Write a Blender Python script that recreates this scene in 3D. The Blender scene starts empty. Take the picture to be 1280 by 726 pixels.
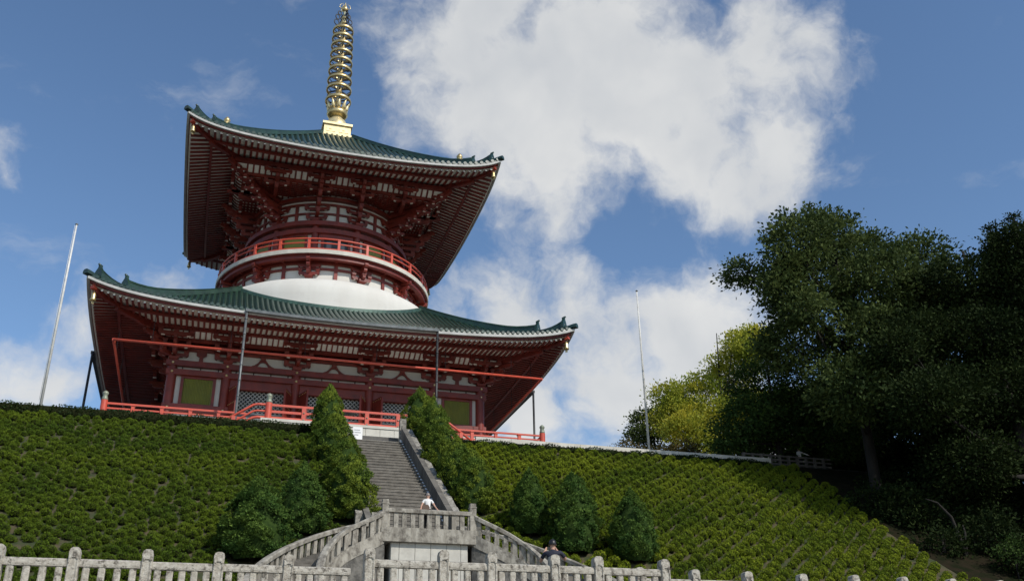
import bpy, bmesh, math, random
import numpy as np
from mathutils import Vector, Matrix, Quaternion

sc = bpy.context.scene
COL = sc.collection
R = math.radians
random.seed(7)
rng = np.random.default_rng(7)

# ------------------------------------------------------------------ camera
cam_d = bpy.data.cameras.new('camera')
cam = bpy.data.objects.new('camera', cam_d)
COL.objects.link(cam)
CAM = Vector((-9.5199, -94.0895, -21.5213))
FW = Vector((0.27916516, 0.86117941, 0.42477858))
RT = Vector((0.95348182, -0.30100494, -0.01638417))
UP = Vector((-0.11375075, -0.40959254, 0.905149))
cam.matrix_world = Matrix(((RT.x, UP.x, -FW.x, CAM.x), (RT.y, UP.y, -FW.y, CAM.y), (RT.z, UP.z, -FW.z, CAM.z), (0, 0, 0, 1)))
cam_d.sensor_width = 36
cam_d.lens = 1202.66 / 1280 * 36
cam_d.clip_start = 0.2
cam_d.clip_end = 6000
sc.camera = cam

# ------------------------------------------------------------------ sun and sky
SUN_EL, SUN_AZ = 40.0, 30.0          # azimuth measured from the facade normal towards the right
S = Vector((math.sin(R(SUN_AZ)) * math.cos(R(SUN_EL)), -math.cos(R(SUN_AZ)) * math.cos(R(SUN_EL)), math.sin(R(SUN_EL))))
sun_d = bpy.data.lights.new('sun', 'SUN')
sun_d.energy = 3.7
sun_d.angle = R(0.53)
sun_d.color = (1.0, 0.95, 0.87)
sun = bpy.data.objects.new('sun', sun_d)
COL.objects.link(sun)
sun.rotation_euler = S.to_track_quat('Z', 'Y').to_euler()

sc.view_settings.view_transform = 'Standard'
sc.view_settings.look = 'None'
sc.view_settings.exposure = 0.0
sc.view_settings.gamma = 1.0
sc.view_settings.use_curve_mapping = False

world = bpy.data.worlds.new('World')
sc.world = world
world.use_nodes = True
nt = world.node_tree
nt.nodes.clear()


def N(tree, typ, **kw):
    n = tree.nodes.new(typ)
    for k, v in kw.items():
        if k == 'inp':
            for i, x in v.items():
                n.inputs[i].default_value = x
        else:
            setattr(n, k, v)
    return n


def math_n(tree, op, a, b=None, c=None, clamp=False):
    n = tree.nodes.new('ShaderNodeMath')
    n.operation = op
    n.use_clamp = clamp
    for i, x in enumerate((a, b, c)):
        if x is None:
            continue
        if isinstance(x, (int, float)):
            n.inputs[i].default_value = x
        else:
            tree.links.new(x, n.inputs[i])
    return n.outputs[0]


def maprange(tree, x, a, b, c, d, smooth=True):
    n = tree.nodes.new('ShaderNodeMapRange')
    n.interpolation_type = 'SMOOTHSTEP' if smooth else 'LINEAR'
    tree.links.new(x, n.inputs[0])
    for i, v in enumerate((a, b, c, d)):
        n.inputs[i + 1].default_value = v
    return n.outputs[0]


def build_world():
    L = nt.links.new
    sky = N(nt, 'ShaderNodeTexSky', sky_type='NISHITA', sun_disc=False, sun_elevation=R(SUN_EL),
            sun_rotation=math.atan2(S.x, S.y), altitude=60, air_density=1.0, dust_density=0.3, ozone_density=2.4)
    bg = N(nt, 'ShaderNodeBackground', inp={1: 0.135})
    hs = N(nt, 'ShaderNodeHueSaturation', inp={'Saturation': 1.07, 'Value': 1.06})
    L(sky.outputs[0], hs.inputs['Color'])
    L(hs.outputs[0], bg.inputs[0])
    tc = N(nt, 'ShaderNodeTexCoord')
    nrm = N(nt, 'ShaderNodeVectorMath', operation='NORMALIZE')
    L(tc.outputs['Generated'], nrm.inputs[0])
    D = nrm.outputs[0]
    # warp directions a little so that the cloud masses lose their round outlines
    wn = N(nt, 'ShaderNodeTexNoise', inp={'Scale': 9.0, 'Detail': 5.0, 'Roughness': 0.55})
    L(D, wn.inputs['Vector'])
    ws = N(nt, 'ShaderNodeVectorMath', operation='SUBTRACT', inp={1: (0.5, 0.5, 0.5)})
    L(wn.outputs['Color'], ws.inputs[0])
    wm = N(nt, 'ShaderNodeVectorMath', operation='SCALE', inp={3: 0.075})
    L(ws.outputs[0], wm.inputs[0])
    wa = N(nt, 'ShaderNodeVectorMath', operation='ADD')
    L(D, wa.inputs[0])
    L(wm.outputs[0], wa.inputs[1])
    W = wa.outputs[0]
    # cumulus banks: direction and angular radius of each heap
    heaps = [(0.181, 0.753, 0.633, 0.062), (0.25, 0.758, 0.602, 0.085), (0.304, 0.714, 0.631, 0.083), (0.358, 0.724, 0.59, 0.083),
             (0.299, 0.781, 0.548, 0.07), (0.404, 0.688, 0.603, 0.071), (0.46, 0.644, 0.611, 0.052), (0.497, 0.618, 0.609, 0.03),
             (0.433, 0.724, 0.537, 0.06), (0.494, 0.691, 0.527, 0.052), (0.26, 0.81, 0.52, 0.04), (0.459, 0.73, 0.507, 0.042),
             (0.164, 0.782, 0.601, 0.03), (0.223, 0.725, 0.651, 0.067), (0.356, 0.672, 0.649, 0.03), (0.29, 0.868, 0.404, 0.055),
             (0.344, 0.848, 0.402, 0.035), (0.445, 0.818, 0.365, 0.062), (0.478, 0.79, 0.384, 0.05), (0.382, 0.863, 0.332, 0.07),
             (0.298, 0.899, 0.319, 0.055), (0.22, 0.898, 0.382, 0.03), (-0.165, 0.937, 0.307, 0.04), (-0.132, 0.924, 0.36, 0.02),
             (-0.058, 0.911, 0.408, 0.016), (0.482, 0.811, 0.332, 0.055), (-0.21, 0.856, 0.476, 0.012), (0.54, 0.80, 0.26, 0.06),
             (-0.62, 0.66, 0.42, 0.11), (-0.75, 0.2, 0.63, 0.16), (0.85, -0.2, 0.5, 0.15), (0.2, -0.85, 0.5, 0.16), (-0.5, -0.7, 0.5, 0.2),
             (0.1, 0.1, 0.98, 0.12)]
    def heap_field(vec):
        acc = None
        for x, y, z, r in heaps:
            d = N(nt, 'ShaderNodeVectorMath', operation='DISTANCE', inp={1: (x, y, z)})
            L(vec, d.inputs[0])
            v = math_n(nt, 'MULTIPLY_ADD', d.outputs['Value'], -1.0 / 0.05, r / 0.05)
            if acc is None:
                acc = v
            else:
                n = nt.nodes.new('ShaderNodeMath')
                n.operation = 'SMOOTH_MAX'
                L(acc, n.inputs[0])
                L(v, n.inputs[1])
                n.inputs[2].default_value = 0.35
                acc = n.outputs[0]
        return acc
    h = heap_field(W)
    f1 = N(nt, 'ShaderNodeTexNoise', inp={'Scale': 13.0, 'Detail': 11.0, 'Roughness': 0.58, 'Lacunarity': 2.1})
    L(W, f1.inputs['Vector'])
    f2 = N(nt, 'ShaderNodeTexNoise', inp={'Scale': 4.2, 'Detail': 4.0, 'Roughness': 0.5})
    L(D, f2.inputs['Vector'])
    dens = math_n(nt, 'ADD', math_n(nt, 'MULTIPLY', h, 1.35), math_n(nt, 'MULTIPLY_ADD', f1.outputs[0], 4.4, -2.05))
    alpha = maprange(nt, dens, -0.60, 1.15, 0.0, 0.95)
    # thin high wisps
    wmap = N(nt, 'ShaderNodeMapping', inp={'Scale': (1.0, 1.0, 2.6), 'Rotation': (0.3, 0.5, 0.0)})
    L(W, wmap.inputs[0])
    f3 = N(nt, 'ShaderNodeTexNoise', inp={'Scale': 5.0, 'Detail': 8.0, 'Roughness': 0.62})
    L(wmap.outputs[0], f3.inputs['Vector'])
    wisp = maprange(nt, f3.outputs[0], 0.56, 0.80, 0.0, 0.32)
    alpha = math_n(nt, 'MAXIMUM', alpha, wisp)
    # lit side: compare with the cloud a little way towards the sun
    sh = N(nt, 'ShaderNodeVectorMath', operation='ADD', inp={1: (0.012, -0.012, 0.03)})
    L(W, sh.inputs[0])
    f1b = N(nt, 'ShaderNodeTexNoise', inp={'Scale': 9.0, 'Detail': 3.5, 'Roughness': 0.5, 'Lacunarity': 2.1})
    L(sh.outputs[0], f1b.inputs['Vector'])
    f1c = N(nt, 'ShaderNodeTexNoise', inp={'Scale': 9.0, 'Detail': 3.5, 'Roughness': 0.5, 'Lacunarity': 2.1})
    L(W, f1c.inputs['Vector'])
    lit = math_n(nt, 'SUBTRACT', f1c.outputs[0], f1b.outputs[0])
    lit = math_n(nt, 'MULTIPLY_ADD', lit, 1.1, 0.60)
    lit = math_n(nt, 'ADD', lit, math_n(nt, 'MULTIPLY_ADD', f2.outputs[0], 1.1, -0.5))
    lit = math_n(nt, 'MULTIPLY_ADD', dens, -0.05, lit, clamp=True)
    mix = N(nt, 'ShaderNodeMix', data_type='RGBA')
    L(lit, mix.inputs['Factor'])
    mix.inputs[6].default_value = (0.53, 0.56, 0.60, 1)
    mix.inputs[7].default_value = (0.80, 0.80, 0.785, 1)
    cb = N(nt, 'ShaderNodeBackground', inp={1: 1.0})
    L(mix.outputs[2], cb.inputs[0])
    ms = N(nt, 'ShaderNodeMixShader')
    L(alpha, ms.inputs[0])
    L(bg.outputs[0], ms.inputs[1])
    L(cb.outputs[0], ms.inputs[2])
    out = N(nt, 'ShaderNodeOutputWorld')
    L(ms.outputs[0], out.inputs[0])


build_world()

# ------------------------------------------------------------------ materials
MAT = {}


def mat(name, col, rough=0.6, col2=None, scale=3.0, bump=0.0, bscale=None, metallic=0.0, spec=0.5, mixlo=0.35, mixhi=0.65, stretch=None, detail=6, island=0.0, transl=0.0, dirt=None, coat=0.0):
    m = bpy.data.materials.new(name)
    m.use_nodes = True
    t = m.node_tree
    b = t.nodes['Principled BSDF']
    b.inputs['Roughness'].default_value = rough
    b.inputs['Metallic'].default_value = metallic
    b.inputs['Specular IOR Level'].default_value = spec
    if coat:
        b.inputs['Coat Weight'].default_value = coat
        b.inputs['Coat Roughness'].default_value = 0.2
    geo = N(t, 'ShaderNodeNewGeometry')
    vec = geo.outputs['Position']
    if stretch:
        mp = N(t, 'ShaderNodeMapping', inp={'Scale': stretch})
        t.links.new(vec, mp.inputs[0])
        vec = mp.outputs[0]
    colout = None
    if col2:
        nz = N(t, 'ShaderNodeTexNoise', inp={'Scale': scale, 'Detail': detail, 'Roughness': 0.6})
        t.links.new(vec, nz.inputs['Vector'])
        f = maprange(t, nz.outputs[0], mixlo, mixhi, 0, 1)
        mx = N(t, 'ShaderNodeMix', data_type='RGBA')
        t.links.new(f, mx.inputs['Factor'])
        mx.inputs[6].default_value = (*col, 1)
        mx.inputs[7].default_value = (*col2, 1)
        colout = mx.outputs[2]
    else:
        rgb = N(t, 'ShaderNodeRGB')
        rgb.outputs[0].default_value = (*col, 1)
        colout = rgb.outputs[0]
    if dirt:
        nz = N(t, 'ShaderNodeTexNoise', inp={'Scale': dirt[1], 'Detail': 8, 'Roughness': 0.7})
        t.links.new(geo.outputs['Position'], nz.inputs['Vector'])
        f = maprange(t, nz.outputs[0], dirt[2], dirt[3], 0, dirt[4])
        mx = N(t, 'ShaderNodeMix', data_type='RGBA')
        t.links.new(f, mx.inputs['Factor'])
        t.links.new(colout, mx.inputs[6])
        mx.inputs[7].default_value = (*dirt[0], 1)
        colout = mx.outputs[2]
    if island:
        hs = N(t, 'ShaderNodeHueSaturation')
        v = maprange(t, geo.outputs['Random Per Island'], 0, 1, 1 - island, 1 + island, False)
        t.links.new(v, hs.inputs['Value'])
        hv = maprange(t, geo.outputs['Random Per Island'], 0, 1, 0.5 + 0.03 * island, 0.5 - 0.03 * island, False)
        t.links.new(hv, hs.inputs['Hue'])
        t.links.new(colout, hs.inputs['Color'])
        colout = hs.outputs[0]
    t.links.new(colout, b.inputs['Base Color'])
    if bump:
        nb = N(t, 'ShaderNodeTexNoise', inp={'Scale': bscale or scale * 4, 'Detail': 6, 'Roughness': 0.65})
        t.links.new(vec, nb.inputs['Vector'])
        bp = N(t, 'ShaderNodeBump', inp={'Strength': bump, 'Distance': 0.05})
        t.links.new(nb.outputs[0], bp.inputs['Height'])
        t.links.new(bp.outputs[0], b.inputs['Normal'])
    if transl:
        tr = N(t, 'ShaderNodeBsdfTranslucent')
        t.links.new(colout, tr.inputs[0])
        ms = N(t, 'ShaderNodeMixShader', inp={0: transl})
        o = t.nodes['Material Output']
        t.links.new(b.outputs[0], ms.inputs[1])
        t.links.new(tr.outputs[0], ms.inputs[2])
        t.links.new(ms.outputs[0], o.inputs[0])
    MAT[name] = m
    return m


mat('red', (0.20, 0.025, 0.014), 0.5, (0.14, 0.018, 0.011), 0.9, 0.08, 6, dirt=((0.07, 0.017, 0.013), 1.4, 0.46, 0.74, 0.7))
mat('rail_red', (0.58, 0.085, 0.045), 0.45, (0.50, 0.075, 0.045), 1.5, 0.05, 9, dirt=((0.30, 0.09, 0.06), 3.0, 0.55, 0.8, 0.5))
mat('white', (0.80, 0.78, 0.71), 0.75, (0.70, 0.68, 0.60), 1.3, 0.05, 8)
mat('plaster', (0.63, 0.615, 0.565), 0.85, (0.585, 0.565, 0.515), 0.5, 0.05, 5, stretch=(1, 1, 0.12), dirt=((0.42, 0.40, 0.35), 1.1, 0.52, 0.85, 0.45))
mat('eave_white', (0.46, 0.46, 0.43), 0.6, (0.36, 0.36, 0.335), 1.2)
mat('tile', (0.016, 0.050, 0.030), 0.36, (0.009, 0.029, 0.019), 1.1, 0.12, 7, spec=0.7, dirt=((0.04, 0.058, 0.046), 1.6, 0.5, 0.8, 0.6))
mat('tile_flat', (0.006, 0.020, 0.016), 0.85, (0.004, 0.012, 0.010), 1.5, 0.3, 8, spec=0.15)
mat('gold', (0.74, 0.59, 0.30), 0.38, (0.52, 0.39, 0.18), 2.0, 0.06, 10, metallic=0.85)
mat('gold_pale', (0.80, 0.68, 0.38), 0.4, (0.66, 0.54, 0.30), 2.0, 0.05, 8, metallic=0.55)
mat('dark_metal', (0.025, 0.026, 0.028), 0.5, (0.05, 0.05, 0.05), 3.0, metallic=0.3)
mat('gutter', (0.16, 0.17, 0.17), 0.45, (0.10, 0.11, 0.11), 2.0, metallic=0.3)
mat('window_green', (0.20, 0.21, 0.035), 0.55, (0.17, 0.18, 0.035), 1.0)
mat('lattice', (0.46, 0.47, 0.45), 0.6, (0.38, 0.39, 0.375), 2.0)
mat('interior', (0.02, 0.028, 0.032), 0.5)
mat('bronze', (0.30, 0.31, 0.23), 0.5, (0.20, 0.23, 0.17), 6, metallic=0.25)
mat('stone', (0.34, 0.32, 0.275), 0.85, (0.19, 0.175, 0.145), 6.0, 0.5, 22, dirt=((0.055, 0.05, 0.043), 3.2, 0.48, 0.66, 0.8))
mat('stone_pale', (0.52, 0.485, 0.41), 0.9, (0.36, 0.325, 0.265), 9.0, 0.8, 30, dirt=((0.075, 0.062, 0.048), 7.0, 0.50, 0.64, 0.85))
mat('stone_grey', (0.36, 0.335, 0.28), 0.9, (0.21, 0.19, 0.155), 4.0, 0.5, 22, stretch=(1, 1, 0.35), dirt=((0.07, 0.06, 0.048), 2.6, 0.46, 0.66, 0.8))
mat('stone_block', (0.50, 0.48, 0.42), 0.8, (0.42, 0.40, 0.35), 2.0, 0.15, 16, dirt=((0.3, 0.28, 0.25), 1.5, 0.55, 0.8, 0.5))
mat('rubble', (0.16, 0.15, 0.13), 0.9, (0.07, 0.066, 0.058), 4.0, 0.6, 14)
mat('step', (0.19, 0.172, 0.145), 0.9, (0.12, 0.108, 0.09), 2.5, 0.35, 18, dirt=((0.05, 0.046, 0.038), 1.2, 0.5, 0.75, 0.6))
mat('parapet', (0.16, 0.148, 0.125), 0.9, (0.085, 0.078, 0.066), 1.5, 0.35, 15, stretch=(1, 1, 0.4))
mat('podium', (0.60, 0.575, 0.50), 0.8, (0.50, 0.475, 0.41), 1.0, 0.15, 10)
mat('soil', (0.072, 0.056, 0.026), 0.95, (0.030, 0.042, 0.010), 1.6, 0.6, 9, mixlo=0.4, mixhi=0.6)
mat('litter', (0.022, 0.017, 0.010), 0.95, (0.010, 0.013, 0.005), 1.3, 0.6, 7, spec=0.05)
mat('asphalt', (0.11, 0.105, 0.095), 0.9, (0.085, 0.08, 0.075), 3.0, 0.3, 30)
mat('paving', (0.36, 0.34, 0.30), 0.85, (0.28, 0.265, 0.235), 1.0, 0.2, 12)
mat('gravel', (0.25, 0.235, 0.21), 0.95, (0.18, 0.17, 0.15), 8.0, 0.4, 30)
mat('pole_white', (0.68, 0.67, 0.63), 0.45, (0.56, 0.55, 0.51), 2.0)
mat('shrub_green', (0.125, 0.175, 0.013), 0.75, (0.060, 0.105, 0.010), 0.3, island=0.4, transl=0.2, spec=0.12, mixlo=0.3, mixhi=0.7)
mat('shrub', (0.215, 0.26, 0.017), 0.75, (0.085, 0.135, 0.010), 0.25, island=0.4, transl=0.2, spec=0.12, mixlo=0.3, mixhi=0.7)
mat('shrub_core', (0.022, 0.024, 0.009), 0.95, (0.012, 0.016, 0.006), 9.0, 0.8, 30, spec=0.05)  # inner twig brown, with the shade of the undersides put into the colour
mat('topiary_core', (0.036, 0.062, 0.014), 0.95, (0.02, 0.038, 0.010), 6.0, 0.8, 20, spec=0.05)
mat('topiary', (0.085, 0.14, 0.024), 0.8, (0.045, 0.095, 0.020), 0.9, island=0.4, transl=0.2, spec=0.12)
mat('topiary_yellow', (0.16, 0.205, 0.024), 0.8, (0.085, 0.14, 0.022), 0.9, island=0.4, transl=0.2, spec=0.12)
mat('hedge', (0.032, 0.060, 0.012), 0.6, (0.020, 0.040, 0.010), 1.5, island=0.4, transl=0.15, spec=0.25)
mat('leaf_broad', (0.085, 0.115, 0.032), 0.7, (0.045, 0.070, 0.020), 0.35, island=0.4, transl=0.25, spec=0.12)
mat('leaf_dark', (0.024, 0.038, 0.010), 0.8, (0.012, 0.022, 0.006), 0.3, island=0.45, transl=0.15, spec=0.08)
mat('leaf_mid', (0.060, 0.105, 0.022), 0.75, (0.032, 0.062, 0.014), 0.4, island=0.4, transl=0.25, spec=0.12)
mat('leaf_ginkgo', (0.48, 0.44, 0.045), 0.55, (0.25, 0.32, 0.040), 0.35, island=0.35, transl=0.4, spec=0.2)
mat('leaf_rust', (0.16, 0.11, 0.025), 0.6, (0.09, 0.075, 0.02), 0.8, island=0.35, transl=0.25, spec=0.2)
mat('bark', (0.022, 0.018, 0.014), 0.95, (0.012, 0.010, 0.008), 3.0, 0.7, 12, stretch=(1, 1, 0.3))
mat('skin', (0.50, 0.29, 0.20), 0.5, spec=0.35)
mat('hair_black', (0.012, 0.010, 0.010), 0.4)
mat('hair_grey', (0.22, 0.19, 0.17), 0.5)
mat('shirt_white', (0.78, 0.77, 0.74), 0.8, (0.68, 0.67, 0.65), 8.0, 0.2, 20)
mat('shirt_navy', (0.012, 0.015, 0.030), 0.8, (0.02, 0.022, 0.04), 8.0, 0.2, 20)
mat('trousers', (0.018, 0.017, 0.019), 0.8)
mat('bag_brown', (0.085, 0.045, 0.025), 0.6)
mat('shoe', (0.03, 0.028, 0.026), 0.6)
mat('sign_white', (0.78, 0.78, 0.77), 0.5)
mat('sign_ink', (0.30, 0.31, 0.33), 0.6)
mat('umbrella', (0.012, 0.014, 0.016), 0.6)
mat('copper_flash', (0.055, 0.115, 0.085), 0.45, (0.035, 0.075, 0.06), 1.5, metallic=0.2)

# ------------------------------------------------------------------ mesh helpers


class MB:
    def __init__(s):
        s.v = []
        s.f = []
        s.m = []
        s.smooth = []

    def add(s, vs, fs, m=0, smooth=False):
        o = len(s.v)
        s.v.extend([tuple(x) for x in vs])
        for f in fs:
            s.f.append(tuple(i + o for i in f))
            s.m.append(m)
            s.smooth.append(smooth)

    def box(s, c, d, rz=0.0, m=0):
        x, y, z = d[0] / 2, d[1] / 2, d[2] / 2
        cr, sr = math.cos(rz), math.sin(rz)
        vs = []
        for dz in (-z, z):
            for dx, dy in ((-x, -y), (x, -y), (x, y), (-x, y)):
                vs.append((c[0] + dx * cr - dy * sr, c[1] + dx * sr + dy * cr, c[2] + dz))
        s.add(vs, [(3, 2, 1, 0), (4, 5, 6, 7), (0, 1, 5, 4), (1, 2, 6, 5), (2, 3, 7, 6), (3, 0, 4, 7)], m)

    def beam(s, a, b, w, h, up=(0, 0, 1), m=0, mend=None):
        a = Vector(a)
        b = Vector(b)
        d = (b - a).normalized()
        sd = d.cross(Vector(up)).normalized()
        u = sd.cross(d)
        vs = []
        for p in (a, b):
            for i, j in ((-1, -1), (1, -1), (1, 1), (-1, 1)):
                vs.append(p + sd * (i * w / 2) + u * (j * h / 2))
        s.add(vs, [(0, 1, 5, 4), (1, 2, 6, 5), (2, 3, 7, 6), (3, 0, 4, 7)], m)
        s.add(vs, [(3, 2, 1, 0), (4, 5, 6, 7)], m if mend is None else mend)

    def tube(s, pts, rads, n=8, m=0, caps=True):
        pts = [Vector(p) for p in pts]
        if isinstance(rads, (int, float)):
            rads = [rads] * len(pts)
        vs = []
        prev = None
        for i, p in enumerate(pts):
            if i == 0:
                d = pts[1] - p
            elif i == len(pts) - 1:
                d = p - pts[i - 1]
            else:
                d = pts[i + 1] - pts[i - 1]
            d.normalize()
            if prev is None:
                ref = Vector((0, 0, 1)) if abs(d.z) < 0.9 else Vector((1, 0, 0))
                x = d.cross(ref).normalized()
            else:
                x = (prev - d * prev.dot(d)).normalized()
            prev = x
            y = d.cross(x)
            for k in range(n):
                a = 2 * math.pi * k / n
                vs.append(p + (x * math.cos(a) + y * math.sin(a)) * rads[i])
        fs = []
        for i in range(len(pts) - 1):
            for k in range(n):
                k2 = (k + 1) % n
                fs.append((i * n + k, i * n + k2, (i + 1) * n + k2, (i + 1) * n + k))
        s.add(vs, fs, m, True)
        if caps:
            o = len(s.v) - len(vs)
            s.f.append(tuple(o + k for k in reversed(range(n))))
            s.f.append(tuple(o + (len(pts) - 1) * n + k for k in range(n)))
            s.m += [m, m]
            s.smooth += [False, False]

    def lathe(s, prof, c=(0, 0), n=24, m=0, a0=0.0, a1=2 * math.pi, smooth=True, closed=False):
        """prof: list of (r, z)"""
        full = abs(a1 - a0 - 2 * math.pi) < 1e-6
        k = n if full else n + 1
        vs = []
        for i in range(k):
            a = a0 + (a1 - a0) * i / n
            for r, z in prof:
                vs.append((c[0] + r * math.sin(a), c[1] - r * math.cos(a), z))
        q = len(prof)
        fs = []
        for i in range(n):
            j = (i + 1) % k
            for p in range(q if closed else q - 1):
                p2 = (p + 1) % q
                fs.append((i * q + p, j * q + p, j * q + p2, i * q + p2))
        s.add(vs, fs, m, smooth)
        if closed and not full:
            o = len(s.v) - len(vs)
            s.f.append(tuple(o + p for p in range(q)))
            s.f.append(tuple(o + n * q + p for p in reversed(range(q))))
            s.m += [m, m]
            s.smooth += [False, False]

    def prism(s, poly, to3, depth, m=0):
        """poly: 2D outline, to3(u, v, w) -> point, extruded for w in 0..depth"""
        n = len(poly)
        vs = [to3(u, v, 0) for u, v in poly] + [to3(u, v, depth) for u, v in poly]
        fs = [tuple(range(n)), tuple(reversed(range(n, 2 * n)))]
        for i in range(n):
            j = (i + 1) % n
            fs.append((i, i + n, j + n, j))
        s.add(vs, fs, m)

    def sweep(s, pts, prof, m=0, close=True):
        """prof: list of (side, up) offsets, swept along pts; up is world z"""
        pts = [Vector(p) for p in pts]
        q = len(prof)
        vs = []
        for i, p in enumerate(pts):
            a = pts[max(0, i - 1)]
            b = pts[min(len(pts) - 1, i + 1)]
            d = Vector((b.x - a.x, b.y - a.y, 0)).normalized()
            sd = Vector((d.y, -d.x, 0))
            for u, w in prof:
                vs.append(p + sd * u + Vector((0, 0, w)))
        fs = []
        for i in range(len(pts) - 1):
            for k in range(q):
                k2 = (k + 1) % q
                fs.append((i * q + k, i * q + k2, (i + 1) * q + k2, (i + 1) * q + k))
        s.add(vs, fs, m)
        s.add(vs[:q], [tuple(reversed(range(q)))], m)
        s.add(vs[-q:], [tuple(range(q))], m)

    def mesh(s, name, mats):
        me = bpy.data.meshes.new(name)
        me.from_pydata(s.v, [], s.f)
        for k in mats:
            me.materials.append(MAT[k])
        me.polygons.foreach_set('material_index', s.m)
        me.polygons.foreach_set('use_smooth', s.smooth)
        bm = bmesh.new()
        bm.from_mesh(me)
        bmesh.ops.recalc_face_normals(bm, faces=bm.faces)
        bm.to_mesh(me)
        bm.free()
        return me


WL = {}   # world location of empties


def thing(name, loc, label, cat, group=None):
    o = bpy.data.objects.new(name, None)
    o.empty_display_size = 0.3
    COL.objects.link(o)
    o.location = loc
    WL[o.name] = Vector(loc)
    o['label'] = label
    o['category'] = cat
    if group:
        o['group'] = group
    return o


def put(name, me, parent=None, mats=None, loc=(0, 0, 0), rot=None, scale=None, label=None, cat=None, group=None, kind=None):
    """link a mesh (MB or Mesh) whose coordinates are in the world (or about loc)"""
    if isinstance(me, MB):
        if not me.v:
            return None
        me = me.mesh(name, mats if isinstance(mats, (list, tuple)) else [mats])
    o = bpy.data.objects.new(name, me)
    COL.objects.link(o)
    l = Vector(loc)
    if parent is not None:
        o.parent = parent
        l = l - WL[parent.name]
    o.location = l
    WL[o.name] = Vector(loc)
    if rot is not None:
        o.rotation_euler = rot
    if scale is not None:
        o.scale = scale if not isinstance(scale, (int, float)) else (scale,) * 3
    for k, v in (('label', label), ('category', cat), ('group', group), ('kind', kind)):
        if v:
            o[k] = v
    return o


def np_mesh(name, verts, quads, mats, midx=None, smooth=False):
    me = bpy.data.meshes.new(name)
    nv, nq, k = len(verts), len(quads), quads.shape[1]
    me.vertices.add(nv)
    me.vertices.foreach_set('co', np.ascontiguousarray(verts, dtype=np.float32).ravel())
    me.loops.add(nq * k)
    me.loops.foreach_set('vertex_index', np.ascontiguousarray(quads, dtype=np.int32).ravel())
    me.polygons.add(nq)
    me.polygons.foreach_set('loop_start', np.arange(0, nq * k, k, dtype=np.int32))
    me.polygons.foreach_set('loop_total', np.full(nq, k, dtype=np.int32))
    for m in mats:
        me.materials.append(MAT[m])
    if midx is not None:
        me.polygons.foreach_set('material_index', np.ascontiguousarray(midx, dtype=np.int32))
    if smooth:
        me.polygons.foreach_set('use_smooth', np.ones(nq, dtype=bool))
    me.update(calc_edges=True)
    return me


def unit(a):
    return a / (np.linalg.norm(a, axis=-1, keepdims=True) + 1e-9)


def leaf_quads(P, Nrm, L, Wd, droop=0.0, face=None):
    """a kite shaped leaf at every point P: grows along Nrm, random roll"""
    n = len(P)
    d = unit(Nrm)
    ref = unit(rng.normal(size=(n, 3)))
    if face is not None:
        ref = unit(face + ref * 0.45)
    sd = unit(np.cross(d, ref))
    L = np.broadcast_to(np.asarray(L, float).reshape(-1, 1), (n, 1))
    Wd = np.broadcast_to(np.asarray(Wd, float).reshape(-1, 1), (n, 1))
    up = np.cross(sd, d)
    a = P
    b = P + d * L * 0.5 + sd * Wd * 0.5 + up * L * 0.06
    c = P + d * L - np.array([0, 0, 1.0]) * L * droop
    e = P + d * L * 0.5 - sd * Wd * 0.5 + up * L * 0.06
    V = np.stack([a, b, c, e], 1).reshape(-1, 3)
    Q = np.arange(n * 4).reshape(-1, 4)
    return V, Q


def project(p):
    d = Vector(p) - CAM
    w = d.dot(FW)
    return 640 + 1202.66 * d.dot(RT) / w, 363 - 1202.66 * d.dot(UP) / w, w

# ------------------------------------------------------------------ ground
PLAZA, LOW, CREST = -18.35, -23.1, -3.45
K = 0.635


def plane_z(y):
    return -3.5 + K * (y + 34.0)


IN = ((2.04, -52.2, -12.19), (2.99, -53.44, -13.21), (5.32, -51.66, -12.91), (5.11, -57.96, -17.29))
OUT = ((2.04, -49.6, -12.19), (4.44, -51.72, -12.94), (8.21, -52.46, -14.52), (8.0, -59.68, -17.18))


def bez(c, t):
    u = 1 - t
    return tuple(u ** 3 * c[0][k] + 3 * t * u * u * c[1][k] + 3 * t * t * u * c[2][k] + t ** 3 * c[3][k] for k in range(3))


OUT_XY = [bez(OUT, q / 60) for q in range(61)]
_oy = np.array([p[1] for p in reversed(OUT_XY)])
_ox = np.array([p[0] for p in reversed(OUT_XY)])


def in_bay(x, y, m=0.0):
    ax = abs(x)
    if y > OUT[0][1] + m:
        return False
    return ax < float(np.interp(y - m * 0.7, _oy, _ox)) + m * 0.7


def ground_z(x, y):
    if y < -71.22:
        return LOW
    if y > -34:
        return CREST
    z = max(plane_z(y), PLAZA)
    if in_bay(x, y, 0.35):
        return PLAZA - 0.02
    if abs(x) < 2.3 and y > -50:
        z -= 0.5
    return z


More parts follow.
